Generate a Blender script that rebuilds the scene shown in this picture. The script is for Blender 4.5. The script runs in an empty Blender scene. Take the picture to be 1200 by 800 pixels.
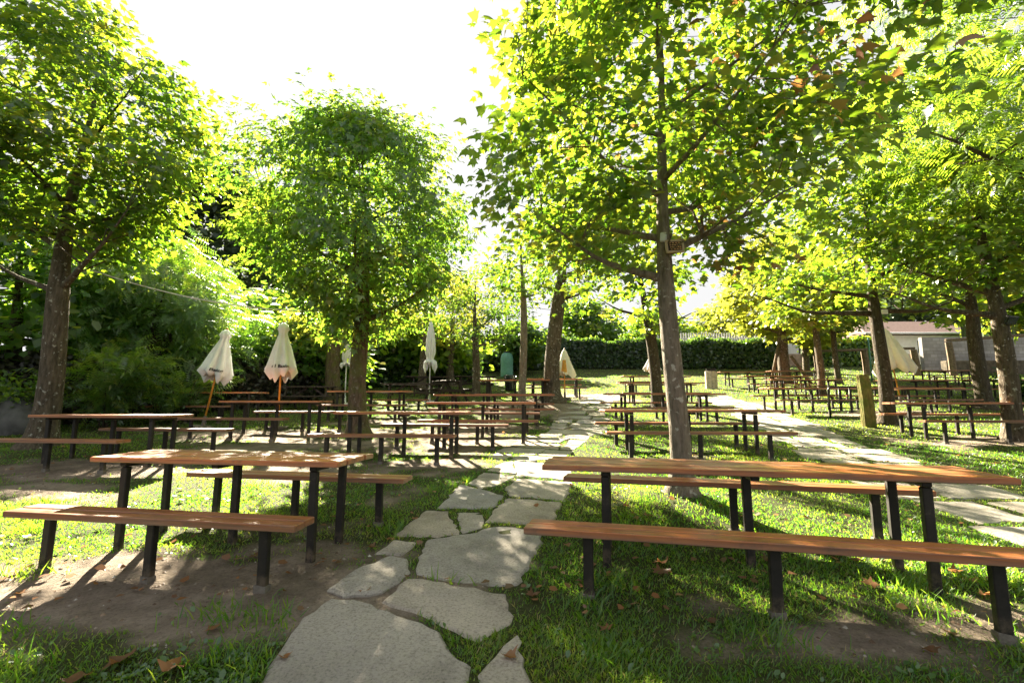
import bpy, math, random
import numpy as np
from mathutils import Vector, Matrix

R = math.radians
scene = bpy.context.scene
COL = scene.collection
rng = np.random.default_rng(7)
random.seed(7)

# ------------------------------------------------------------------ camera model / terrain
FPX, PITCH, CAMZ = 549.0, 0.1263, 1.464          # focal length in px of a 1200 px wide frame


def slope_z(y):
    """Mean terrain profile: the lawn climbs away from the viewer."""
    y = np.asarray(y, float)
    near = .055 * y
    mid = .055 * y + .0015 * y * y
    z40 = .055 * 40 + .0015 * 1600
    far = z40 + (y - 40) * .03
    return np.where(y < 0, near, np.where(y < 40, mid, far))


def G(px, py, h=0.0):
    """Ground position seen at a pixel of the photograph (h metres above the ground)."""
    a = (px - 600) / FPX
    b = (400 - py) / FPX
    dy = math.cos(PITCH) - b * math.sin(PITCH)
    dz = math.sin(PITCH) + b * math.cos(PITCH)
    qa, qb, qc = .0015 * dy * dy, .055 * dy - dz, h - CAMZ
    t = (-qb + math.sqrt(max(qb * qb - 4 * qa * qc, 0))) / (2 * qa)
    return a * t, dy * t


def _hash(ix, iy, s):
    n = (ix.astype(np.int64) * 374761393 + iy.astype(np.int64) * 668265263 + s * 974634777) & 0x7fffffff
    n = ((n ^ (n >> 13)) * 1274126177) & 0x7fffffff
    return ((n ^ (n >> 16)) & 0xffff) / 65535.0


def vnoise(x, y, s=0):
    x = np.asarray(x, float); y = np.asarray(y, float)
    ix = np.floor(x); iy = np.floor(y)
    fx = x - ix; fy = y - iy
    fx = fx * fx * (3 - 2 * fx); fy = fy * fy * (3 - 2 * fy)
    a = _hash(ix, iy, s); b = _hash(ix + 1, iy, s); c = _hash(ix, iy + 1, s); d = _hash(ix + 1, iy + 1, s)
    return (a * (1 - fx) + b * fx) * (1 - fy) + (c * (1 - fx) + d * fx) * fy


def fbm(x, y, s=0, o=4):
    t = 0; a = .5; f = 1
    for k in range(o):
        t = t + a * vnoise(x * f, y * f, s + k * 17); a *= .5; f *= 2.03
    return t / (1 - .5 ** o)


def bump(x, y, cx, cy, rx, ry):
    return np.exp(-(((x - cx) / rx) ** 2 + ((y - cy) / ry) ** 2))


def ground_z(x, y):
    x = np.asarray(x, float); y = np.asarray(y, float)
    z = slope_z(y)
    z = z + .05 * (fbm(x * .6, y * .6, 3) - .5) + .022 * (fbm(x * 3, y * 3, 5, 3) - .5)
    z = z + .34 * bump(x, y, .95, 15.4, 1.5, 1.5)
    z = z + .10 * bump(x, y, 1.89, 5.4, .6, .6) + .12 * bump(x, y, -8.2, 8.3, .9, .9)
    return z


def gz(x, y):
    return float(ground_z(x, y))


DIRT = [(-3.2, 6.8, 2.2, .7, .75), (-1.2, 8.7, 1.4, .5, .8), (-3.6, 9.3, 2.5, .8, .9), (-5.6, 5.9, 1.4, .5, .6), (-2.2, 10.8, 3.0, .9, .9), (-1.6, 3.9, 1.0, .5, .9), (-2.4, 3.35, 2.0, .62, 1.3), (-3.3, 2.7, 1.1, .4, .8), (-2.0, 4.55, 1.5, .5, .55), (1.75, 2.75, 1.1, .32, .75), (1.2, 3.1, .5, .3, .6),
        (2.5, 2.95, .7, .3, .8), (-6.4, 7.1, 2.2, .8, 1.1), (-5.0, 8.6, 1.8, .6, .7), (-1.6, 7.5, 1.6, .45, .7), (-5.4, 10.4, 2.4, .9, .9), (-1.0, 9.6, 2.2, .8, .9),
        (-.6, 11.4, 2.4, .8, .8), (.6, 14.2, 1.6, 1.6, 1.0), (-3.5, 12.3, 1.8, .7, .7), (3.2, 19, 2.0, 2.2, .8), (9.2, 9.6, 2.6, .8, .75), (11.5, 14, 2.8, 1.0, .8),
        (9.0, 17, 2.6, 1.2, .6), (3.2, 7.9, 1.3, .35, .5), (4.0, 12, 1.4, .5, .5), (-1.2, 5.6, .5, .9, .45), (5.9, 8.4, .9, .7, .35)]


def dirtiness(x, y):
    d = np.zeros_like(np.asarray(x, float))
    for cx, cy, rx, ry, a in DIRT:
        d = np.maximum(d, a * bump(x, y, cx, cy, rx, ry))
    d = d + .9 * (fbm(x * 1.3, y * 1.3, 21) - .5) + .5 * (fbm(x * 5, y * 5, 31, 3) - .5)
    return np.clip((d - .30) / .34, 0, 1)


# ------------------------------------------------------------------ object helpers
def tag(o, label=None, cat=None, group=None, kind=None):
    if label: o['label'] = label
    if cat: o['category'] = cat
    if group: o['group'] = group
    if kind: o['kind'] = kind
    return o


def empty(name, loc, rz=0.0):
    o = bpy.data.objects.new(name, None)
    o.empty_display_size = .2
    COL.objects.link(o)
    o.location = loc
    o.rotation_euler = (0, 0, rz)
    return o


def link_mesh(name, me, mat, parent=None):
    o = bpy.data.objects.new(name, me)
    COL.objects.link(o)
    if mat is not None and not me.materials:
        for m in (mat if isinstance(mat, (list, tuple)) else [mat]):
            me.materials.append(m)
    if parent is not None: o.parent = parent
    return o


def kids(o):
    return [c for c in bpy.data.objects if c.parent == o]


def copy_tree(o, parent=None, _k=None):
    c = o.copy(); COL.objects.link(c)
    c.parent = parent
    for ch in list(o.children): copy_tree(ch, c)
    return c


class MB:
    def __init__(s):
        s.v = []; s.f = []; s.sm = []; s.mi = []

    def add(s, vs, fs, smooth=False, mi=0):
        b = len(s.v)
        s.v += [tuple(v) for v in vs]
        s.f += [tuple(i + b for i in f) for f in fs]
        s.sm += [smooth] * len(fs); s.mi += [mi] * len(fs)

    def box(s, c, size, rot=None, taper=0.0, bev=0.0, mi=0, jit=0.0):
        hx, hy, hz = size[0] / 2, size[1] / 2, size[2] / 2
        M = rot if rot is not None else Matrix.Identity(3)
        c = Vector(c)
        if bev <= 0:
            vs = [(x * (1 - taper * (z > 0)), y * (1 - taper * (z > 0)), z) for z in (-hz, hz) for x, y in ((-hx, -hy), (hx, -hy), (hx, hy), (-hx, hy))]
            fs = [(3, 2, 1, 0), (4, 5, 6, 7), (0, 1, 5, 4), (1, 2, 6, 5), (2, 3, 7, 6), (3, 0, 4, 7)]
        else:
            b = min(bev, hx * .8, hy * .8, hz * .8)
            vs = []; fs = []
            ring = lambda ex, ey, z: [(-ex + b, -ey, z), (ex - b, -ey, z), (ex, -ey + b, z), (ex, ey - b, z), (ex - b, ey, z), (-ex + b, ey, z), (-ex, ey - b, z), (-ex, -ey + b, z)]
            for ex, ey, z in ((hx - b, hy - b, -hz), (hx, hy, -hz + b), (hx, hy, hz - b), (hx - b, hy - b, hz)):
                vs += ring(ex, ey, z)
            fs.append(tuple(range(7, -1, -1))); fs.append(tuple(range(24, 32)))
            for k in range(3):
                for i in range(8):
                    j = (i + 1) % 8
                    fs.append((k * 8 + i, k * 8 + j, k * 8 + 8 + j, k * 8 + 8 + i))
        out = []
        for p in vs:
            q = M @ Vector(p) + c
            if jit: q += Vector((random.uniform(-jit, jit), random.uniform(-jit, jit), random.uniform(-jit, jit)))
            out.append(q)
        s.add(out, fs, False, mi)

    def bar(s, a, b, w, h, mi=0, bev=0.004, roll=0.0):
        a, b = Vector(a), Vector(b)
        d = b - a
        q = d.to_track_quat('X', 'Z').to_matrix() @ Matrix.Rotation(roll, 3, 'X')
        s.box((a + b) / 2, (d.length, w, h), q, bev=bev, mi=mi)

    def tube(s, pts, rad, n=8, smooth=True, caps=True, mi=0, wob=0.0):
        pts = [Vector(p) for p in pts]
        if not hasattr(rad, '__len__'): rad = [rad] * len(pts)
        t0 = (pts[1] - pts[0]).normalized()
        up = Vector((0, 0, 1)) if abs(t0.z) < .9 else Vector((1, 0, 0))
        nx = t0.cross(up).normalized()
        vs = []; fs = []
        ph = random.random() * 6
        for i, p in enumerate(pts):
            t = ((pts[min(i + 1, len(pts) - 1)] - pts[max(i - 1, 0)])).normalized()
            nx = (nx - t * nx.dot(t)).normalized()
            ny = t.cross(nx)
            for k in range(n):
                a = 2 * math.pi * k / n
                r = rad[i] * (1 + wob * (math.sin(3 * a + ph + i * .35) * .5 + math.sin(5 * a + ph * 2 - i * .6) * .35 + math.sin(2 * a - i * .9) * .4))
                vs.append(p + nx * (math.cos(a) * r) + ny * (math.sin(a) * r))
        for i in range(len(pts) - 1):
            for k in range(n):
                j = (k + 1) % n
                fs.append((i * n + k, i * n + j, i * n + n + j, i * n + n + k))
        if caps:
            fs.append(tuple(range(n - 1, -1, -1)))
            m = (len(pts) - 1) * n
            fs.append(tuple(range(m, m + n)))
        s.add(vs, fs, smooth, mi)

    def build(s, name, mat, parent=None):
        me = bpy.data.meshes.new(name)
        me.from_pydata(s.v, [], s.f)
        me.polygons.foreach_set('use_smooth', s.sm)
        if isinstance(mat, (list, tuple)):
            for m in mat: me.materials.append(m)
            me.polygons.foreach_set('material_index', s.mi)
        me.update()
        return link_mesh(name, me, mat, parent)


def np_mesh(name, V, loops, sizes, attrs=None, smooth=False):
    """Mesh from numpy arrays: V (n,3), loops flat vertex indices, sizes corner count of each face."""
    me = bpy.data.meshes.new(name)
    me.vertices.add(len(V)); me.vertices.foreach_set('co', np.ascontiguousarray(V, dtype=np.float32).ravel())
    me.loops.add(len(loops)); me.loops.foreach_set('vertex_index', np.ascontiguousarray(loops, dtype=np.int32))
    st = np.concatenate(([0], np.cumsum(sizes)[:-1])).astype(np.int32)
    me.polygons.add(len(sizes)); me.polygons.foreach_set('loop_start', st)
    try: me.polygons.foreach_set('loop_total', np.asarray(sizes, dtype=np.int32))
    except Exception: pass
    if smooth: me.polygons.foreach_set('use_smooth', np.ones(len(sizes), bool))
    for k, a in (attrs or {}).items():
        at = me.attributes.new(k, 'FLOAT', 'POINT'); at.data.foreach_set('value', np.ascontiguousarray(a, dtype=np.float32))
    me.update(); me.validate()
    return me


def scatter(name, tmpl, faces, pos, ydir, zdir, size, rnd):
    """One mesh of N copies of a small template (leaf, blade), each in its own frame."""
    T = np.asarray(tmpl, float); k = len(T); N = len(pos)
    y = ydir / (np.linalg.norm(ydir, axis=1, keepdims=True) + 1e-9)
    x = np.cross(y, zdir); x /= (np.linalg.norm(x, axis=1, keepdims=True) + 1e-9)
    z = np.cross(x, y)
    S = size.reshape(N, 1, 1) if size.ndim == 1 else size[:, None, :]
    P = T[None] * S
    V = pos[:, None, :] + P[..., 0:1] * x[:, None] + P[..., 1:2] * y[:, None] + P[..., 2:3] * z[:, None]
    V = V.reshape(-1, 3)
    fl = np.concatenate([np.asarray(f) for f in faces]); fs = np.array([len(f) for f in faces])
    loops = (fl[None] + (np.arange(N) * k)[:, None]).ravel()
    sizes = np.tile(fs, N)
    return np_mesh(name, V, loops, sizes, {'rnd': np.repeat(rnd, k)})


# ------------------------------------------------------------------ materials
def mat_new(name):
    m = bpy.data.materials.new(name); m.use_nodes = True
    nt = m.node_tree; nt.nodes.clear()
    out = nt.nodes.new('ShaderNodeOutputMaterial')
    return m, nt, out


def N(nt, typ, **kw):
    n = nt.nodes.new(typ)
    for k, v in kw.items():
        if k.startswith('_'): setattr(n, k[1:], v)
        else: n.inputs[k.replace('__', ' ')].default_value = v
    return n


def ramp(nt, stops, interp='LINEAR'):
    r = nt.nodes.new('ShaderNodeValToRGB'); r.color_ramp.interpolation = interp
    e = r.color_ramp.elements
    while len(e) < len(stops): e.new(.5)
    for el, (p, c) in zip(e, stops):
        el.position = p; el.color = (*c, 1) if len(c) == 3 else c
    return r


def mixc(nt, fac, a, b, blend='MIX'):
    m = nt.nodes.new('ShaderNodeMix'); m.data_type = 'RGBA'; m.blend_type = blend
    L = nt.links
    for sock, v in ((m.inputs[0], fac), (m.inputs[6], a), (m.inputs[7], b)):
        if isinstance(v, (int, float)): sock.default_value = v
        elif isinstance(v, tuple): sock.default_value = (*v, 1)
        else: L.new(v, sock)
    return m.outputs[2]


def simple(name, col, rough=.6, metal=0.0, var=.25, scale=12, bmp=.0, bscale=60, spec=.4, coord='Object'):
    m, nt, out = mat_new(name); L = nt.links
    tc = N(nt, 'ShaderNodeTexCoord')
    no = N(nt, 'ShaderNodeTexNoise', Scale=scale, Detail=5.0)
    L.new(tc.outputs[coord], no.inputs['Vector'])
    r = ramp(nt, [(.3, tuple(c * (1 - var) for c in col)), (.7, tuple(min(1, c * (1 + var)) for c in col))])
    L.new(no.outputs[0], r.inputs[0])
    b = N(nt, 'ShaderNodeBsdfPrincipled', Roughness=rough, Metallic=metal)
    b.inputs['Specular IOR Level'].default_value = spec
    L.new(r.outputs[0], b.inputs['Base Color'])
    if bmp:
        n2 = N(nt, 'ShaderNodeTexNoise', Scale=bscale, Detail=6.0); L.new(tc.outputs[coord], n2.inputs['Vector'])
        bp = N(nt, 'ShaderNodeBump', Strength=bmp, Distance=.02); L.new(n2.outputs[0], bp.inputs['Height']); L.new(bp.outputs[0], b.inputs['Normal'])
    L.new(b.outputs[0], out.inputs[0])
    return m


def leaf_mat(name, stops, tstops, trans=.5, gloss=.06):
    """Thin leaf: reflects one colour, lets a yellower one through; colour varies leaf by leaf."""
    m, nt, out = mat_new(name); L = nt.links
    at = N(nt, 'ShaderNodeAttribute', _attribute_name='rnd')
    r = ramp(nt, stops); t = ramp(nt, tstops)
    L.new(at.outputs['Fac'], r.inputs[0]); L.new(at.outputs['Fac'], t.inputs[0])
    d = N(nt, 'ShaderNodeBsdfDiffuse'); L.new(r.outputs[0], d.inputs[0])
    tr = N(nt, 'ShaderNodeBsdfTranslucent'); L.new(t.outputs[0], tr.inputs[0])
    mx = N(nt, 'ShaderNodeMixShader'); mx.inputs[0].default_value = trans
    L.new(d.outputs[0], mx.inputs[1]); L.new(tr.outputs[0], mx.inputs[2])
    g = N(nt, 'ShaderNodeBsdfGlossy', Roughness=.38); g.inputs[0].default_value = (.9, .95, 1, 1)
    m2 = N(nt, 'ShaderNodeMixShader'); m2.inputs[0].default_value = gloss
    L.new(mx.outputs[0], m2.inputs[1]); L.new(g.outputs[0], m2.inputs[2])
    L.new(m2.outputs[0], out.inputs[0])
    return m


M = {}
M['maple'] = leaf_mat('maple_leaf', [(0, (.022, .056, .013)), (.6, (.042, .088, .016)), (.9, (.13, .13, .03)), (.97, (.16, .10, .04)), (1, (.16, .06, .03))],
                      [(0, (.20, .46, .02)), (.5, (.46, .66, .03)), (.85, (.80, .74, .06)), (.97, (.62, .38, .08)), (1, (.4, .15, .05))], .36, .07)
M['boxelder'] = leaf_mat('box_elder_leaf', [(0, (.036, .09, .022)), (.7, (.065, .13, .03)), (1, (.14, .14, .05))],
                         [(0, (.22, .52, .04)), (.6, (.46, .68, .04)), (1, (.78, .72, .08))], .42, .07)
M['dark'] = leaf_mat('dark_leaf', [(0, (.028, .068, .022)), (.7, (.06, .11, .03)), (1, (.10, .12, .035))],
                     [(0, (.16, .36, .02)), (.7, (.36, .52, .03)), (1, (.5, .5, .05))], .45, .06)
M['far'] = leaf_mat('far_leaf', [(0, (.03, .055, .03)), (1, (.06, .09, .045))], [(0, (.10, .16, .06)), (1, (.2, .26, .08))], .35, .04)
M['bright'] = leaf_mat('bright_leaf', [(0, (.06, .13, .02)), (1, (.11, .18, .03))], [(0, (.32, .58, .03)), (1, (.66, .76, .05))], .45, .06)
M['yellow'] = leaf_mat('yellow_green_leaf', [(0, (.07, .11, .02)), (1, (.14, .15, .03))], [(0, (.52, .62, .05)), (1, (.82, .76, .08))], .42, .05)
M['hedge'] = leaf_mat('hedge_leaf', [(0, (.018, .045, .018)), (.8, (.035, .075, .025)), (1, (.07, .09, .03))], [(0, (.08, .2, .02)), (1, (.25, .4, .04))], .35, .05)
M['dryhedge'] = leaf_mat('dry_hedge_leaf', [(0, (.028, .034, .022)), (.7, (.05, .046, .03)), (1, (.10, .08, .05))], [(0, (.06, .08, .02)), (1, (.16, .14, .05))], .3, .04)
M['grass'] = leaf_mat('grass_blade', [(0, (.026, .08, .010)), (.7, (.062, .13, .014)), (.88, (.15, .15, .045)), (1, (.28, .22, .11))],
                      [(0, (.15, .46, .02)), (.7, (.48, .70, .04)), (.88, (.66, .62, .12)), (1, (.6, .48, .2))], .5, .04)
M['weed'] = leaf_mat('weed_leaf', [(0, (.035, .09, .025)), (1, (.07, .14, .04))], [(0, (.2, .42, .04)), (1, (.4, .58, .06))], .4, .06)
M['crumb'] = leaf_mat('soil_crumbs', [(0, (.09, .06, .04)), (.6, (.22, .16, .11)), (.9, (.30, .27, .23)), (1, (.5, .48, .44))], [(0, (.1, .08, .05)), (1, (.2, .15, .1))], .03, .02)
M['deadleaf'] = leaf_mat('dead_leaf', [(0, (.10, .06, .035)), (.5, (.22, .11, .05)), (.8, (.27, .12, .045)), (1, (.34, .22, .11))], [(0, (.4, .18, .06)), (1, (.6, .3, .1))], .3, .04)

M['legs'] = simple('dark_post', (.020, .016, .013), .6, 0, .7, 9, .35, 40)
M['concrete'] = simple('concrete', (.15, .135, .115), .9, 0, .25, 20, .5, 60)
M['cloth'] = simple('parasol_cloth', (.78, .80, .83), .85, 0, .05, 6, .08, 40)
M['cream'] = simple('cream_cloth', (.78, .73, .63), .85, 0, .10, 5, .08, 40)
M['orange_print'] = simple('orange_print', (.62, .28, .05), .8, 0, .25, 14)
M['black_print'] = simple('dark_print', (.05, .05, .055), .8)
M['orange_pole'] = simple('varnished_pole', (.62, .26, .035), .4, 0, .15)
M['white_metal'] = simple('white_metal', (.78, .79, .82), .4, 0, .05)
M['black_metal'] = simple('black_metal', (.018, .018, .02), .35, .4, .3)
M['grey_plastic'] = simple('grey_plastic', (.55, .57, .60), .5, 0, .1)
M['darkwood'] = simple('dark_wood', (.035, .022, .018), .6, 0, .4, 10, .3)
M['rough_timber'] = simple('rough_timber', (.13, .095, .06), .9, 0, .45, 9, .5, 30)
M['signwood'] = simple('sign_frame_wood', (.42, .34, .24), .7, 0, .2)
M['signboard'] = simple('sign_board', (.025, .014, .008), .6, 0, .3)
M['signtext'] = simple('sign_letters', (.50, .30, .12), .6, 0, .2)
M['white_wall'] = simple('white_wall', (.70, .69, .66), .9, 0, .07, 3)
M['roof'] = simple('roof_tile', (.12, .075, .07), .8, 0, .3, 8, .4, 20)
M['teal'] = simple('teal_plastic', (.09, .24, .20), .5, 0, .15)
M['glass'] = simple('dark_glass', (.04, .05, .06), .1, 0, .2, spec=.8)
M['cable'] = simple('white_cable', (.72, .70, .64), .6)
M['boulder'] = simple('grey_boulder', (.10, .10, .10), .9, 0, .35, 5, .5, 20)
M['bin_wood'] = simple('bin_wood', (.50, .42, .34), .85, 0, .25, 9, .3, 30)
M['soil_wall'] = simple('dark_stone_wall', (.10, .085, .06), .95, 0, .5, 4, .6, 14)


def wood_mat():
    m, nt, out = mat_new('varnished_plank'); L = nt.links
    tc = N(nt, 'ShaderNodeTexCoord'); oi = N(nt, 'ShaderNodeObjectInfo')
    ad = N(nt, 'ShaderNodeVectorMath', _operation='ADD')
    mu = N(nt, 'ShaderNodeVectorMath', _operation='SCALE'); mu.inputs[3].default_value = 23.0
    cx = N(nt, 'ShaderNodeCombineXYZ')
    for i in range(3): L.new(oi.outputs['Random'], cx.inputs[i])
    L.new(cx.outputs[0], mu.inputs[0]); L.new(tc.outputs['Object'], ad.inputs[0]); L.new(mu.outputs[0], ad.inputs[1])
    mp = N(nt, 'ShaderNodeMapping'); mp.inputs['Scale'].default_value = (1.6, 26, 26); L.new(ad.outputs[0], mp.inputs[0])
    n1 = N(nt, 'ShaderNodeTexNoise', Scale=1.7, Detail=8.0, Distortion=.5); L.new(mp.outputs[0], n1.inputs['Vector'])
    mp2 = N(nt, 'ShaderNodeMapping'); mp2.inputs['Scale'].default_value = (1.1, 5, 5); L.new(ad.outputs[0], mp2.inputs[0])
    n2 = N(nt, 'ShaderNodeTexNoise', Scale=1.5, Detail=6.0, Roughness=.62); L.new(mp2.outputs[0], n2.inputs['Vector'])
    r1 = ramp(nt, [(.26, (.16, .038, .007)), (.5, (.46, .118, .012)), (.74, (.62, .20, .024))]); L.new(n1.outputs[0], r1.inputs[0])
    wr = ramp(nt, [(.52, (0, 0, 0)), (.66, (1, 1, 1))]); L.new(n2.outputs[0], wr.inputs[0])
    worn = ramp(nt, [(.3, (.12, .085, .062)), (.7, (.34, .21, .11))]); L.new(n1.outputs[0], worn.inputs[0])
    sc = N(nt, 'ShaderNodeMath', _operation='MULTIPLY'); sc.inputs[1].default_value = .62; L.new(wr.outputs[0], sc.inputs[0])
    c = mixc(nt, sc.outputs[0], r1.outputs[0], worn.outputs[0])
    pr = N(nt, 'ShaderNodeAttribute', _attribute_name='board')
    pt = ramp(nt, [(0, (.52, .50, .48)), (.5, (1, 1, 1)), (1, (1.25, 1.18, 1.0))]); L.new(pr.outputs['Fac'], pt.inputs[0])
    c = mixc(nt, 1.0, c, pt.outputs[0], 'MULTIPLY')
    n4 = N(nt, 'ShaderNodeTexNoise', Scale=7.0, Detail=7.0, Roughness=.7); L.new(ad.outputs[0], n4.inputs['Vector'])
    st = ramp(nt, [(.56, (1, 1, 1)), (.70, (.34, .30, .27))]); L.new(n4.outputs[0], st.inputs[0])
    c = mixc(nt, .8, c, st.outputs[0], 'MULTIPLY')
    mp3 = N(nt, 'ShaderNodeMapping'); mp3.inputs['Scale'].default_value = (.55, 34, 34); L.new(ad.outputs[0], mp3.inputs[0])
    n5 = N(nt, 'ShaderNodeTexNoise', Scale=1.6, Detail=4.0, Roughness=.6); L.new(mp3.outputs[0], n5.inputs['Vector'])
    s5 = ramp(nt, [(.56, (1, 1, 1)), (.66, (.34, .30, .27))]); L.new(n5.outputs[0], s5.inputs[0])
    c = mixc(nt, .85, c, s5.outputs[0], 'MULTIPLY')
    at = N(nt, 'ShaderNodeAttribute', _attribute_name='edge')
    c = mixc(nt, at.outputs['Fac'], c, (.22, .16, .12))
    hs = N(nt, 'ShaderNodeHueSaturation'); L.new(c, hs.inputs['Color'])
    mr = N(nt, 'ShaderNodeMapRange'); mr.inputs[3].default_value = .82; mr.inputs[4].default_value = 1.15; L.new(oi.outputs['Random'], mr.inputs[0]); L.new(mr.outputs[0], hs.inputs['Value'])
    b = N(nt, 'ShaderNodeBsdfPrincipled'); b.inputs['Specular IOR Level'].default_value = .5
    rr = ramp(nt, [(.4, (.30,) * 3), (.7, (.58,) * 3)]); L.new(n2.outputs[0], rr.inputs[0]); L.new(rr.outputs[0], b.inputs['Roughness'])
    L.new(hs.outputs[0], b.inputs['Base Color'])
    bp = N(nt, 'ShaderNodeBump', Strength=.22, Distance=.006); L.new(n1.outputs[0], bp.inputs['Height']); L.new(bp.outputs[0], b.inputs['Normal'])
    L.new(b.outputs[0], out.inputs[0])
    return m


M['plank'] = wood_mat()


def bark_mat(name, dark, light, lichen, moss=0.0):
    m, nt, out = mat_new(name); L = nt.links
    tc = N(nt, 'ShaderNodeTexCoord')
    mp = N(nt, 'ShaderNodeMapping'); mp.inputs['Scale'].default_value = (14, 14, 3.2); L.new(tc.outputs['Object'], mp.inputs[0])
    n1 = N(nt, 'ShaderNodeTexNoise', Scale=1.4, Detail=8.0, Roughness=.68); L.new(mp.outputs[0], n1.inputs['Vector'])
    r = ramp(nt, [(.32, dark), (.68, light)]); L.new(n1.outputs[0], r.inputs[0])
    n2 = N(nt, 'ShaderNodeTexNoise', Scale=15.0, Detail=3.0, Roughness=.55); L.new(tc.outputs['Object'], n2.inputs['Vector'])
    lr = ramp(nt, [(.61, (0, 0, 0)), (.68, (1, 1, 1))]); L.new(n2.outputs[0], lr.inputs[0])
    f = N(nt, 'ShaderNodeMath', _operation='MULTIPLY'); f.inputs[1].default_value = lichen; L.new(lr.outputs[0], f.inputs[0])
    c = mixc(nt, f.outputs[0], r.outputs[0], (.46, .46, .40))
    if moss:
        n3 = N(nt, 'ShaderNodeTexNoise', Scale=3.5, Detail=5.0); L.new(tc.outputs['Object'], n3.inputs['Vector'])
        mr = ramp(nt, [(.45, (0, 0, 0)), (.62, (1, 1, 1))]); L.new(n3.outputs[0], mr.inputs[0])
        f2 = N(nt, 'ShaderNodeMath', _operation='MULTIPLY'); f2.inputs[1].default_value = moss; L.new(mr.outputs[0], f2.inputs[0])
        c = mixc(nt, f2.outputs[0], c, (.10, .13, .025))
    b = N(nt, 'ShaderNodeBsdfPrincipled', Roughness=.92); b.inputs['Specular IOR Level'].default_value = .2
    L.new(c, b.inputs['Base Color'])
    bp = N(nt, 'ShaderNodeBump', Strength=1.0, Distance=.05); L.new(n1.outputs[0], bp.inputs['Height']); L.new(bp.outputs[0], b.inputs['Normal'])
    L.new(b.outputs[0], out.inputs[0])
    return m


M['bark'] = bark_mat('maple_bark', (.042, .035, .025), (.16, .13, .095), .7)
M['bark_pale'] = bark_mat('pale_maple_bark', (.095, .080, .060), (.28, .24, .19), .85)
M['bark_dark'] = bark_mat('dark_bark', (.03, .025, .018), (.10, .08, .058), .3)
M['bark_ivy'] = bark_mat('ivied_bark', (.055, .04, .03), (.17, .12, .085), .3, .55)
M['moss_post'] = bark_mat('mossy_post', (.10, .085, .03), (.26, .23, .07), .1, .9)


def leg_mat():
    m, nt, out = mat_new('worn_dark_post'); L = nt.links
    tc = N(nt, 'ShaderNodeTexCoord'); oi = N(nt, 'ShaderNodeObjectInfo')
    ad = N(nt, 'ShaderNodeVectorMath', _operation='ADD'); cx = N(nt, 'ShaderNodeCombineXYZ')
    mu = N(nt, 'ShaderNodeMath', _operation='MULTIPLY'); mu.inputs[1].default_value = 17; L.new(oi.outputs['Random'], mu.inputs[0])
    for i in range(3): L.new(mu.outputs[0], cx.inputs[i])
    L.new(tc.outputs['Object'], ad.inputs[0]); L.new(cx.outputs[0], ad.inputs[1])
    n1 = N(nt, 'ShaderNodeTexNoise', Scale=13.0, Detail=7.0, Roughness=.7); L.new(ad.outputs[0], n1.inputs['Vector'])
    r = ramp(nt, [(.3, (.006, .0055, .005)), (.58, (.017, .014, .011)), (.75, (.06, .046, .034))]); L.new(n1.outputs[0], r.inputs[0])
    sx = N(nt, 'ShaderNodeSeparateXYZ'); L.new(tc.outputs['Object'], sx.inputs[0])
    ma = N(nt, 'ShaderNodeMath', _operation='MULTIPLY_ADD'); ma.inputs[1].default_value = -5.5; ma.inputs[2].default_value = .75; L.new(sx.outputs[2], ma.inputs[0])
    mm = N(nt, 'ShaderNodeMath', _operation='MULTIPLY', _use_clamp=True); L.new(ma.outputs[0], mm.inputs[0])
    r2 = ramp(nt, [(.42, (0, 0, 0)), (.6, (1, 1, 1))]); L.new(n1.outputs[0], r2.inputs[0]); L.new(r2.outputs[0], mm.inputs[1])
    c = mixc(nt, mm.outputs[0], r.outputs[0], (.17, .13, .085))
    b = N(nt, 'ShaderNodeBsdfPrincipled', Roughness=.62); b.inputs['Specular IOR Level'].default_value = .4
    L.new(c, b.inputs['Base Color'])
    bp = N(nt, 'ShaderNodeBump', Strength=.4, Distance=.008); L.new(n1.outputs[0], bp.inputs['Height']); L.new(bp.outputs[0], b.inputs['Normal'])
    L.new(b.outputs[0], out.inputs[0])
    return m


M['legs'] = leg_mat()


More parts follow.
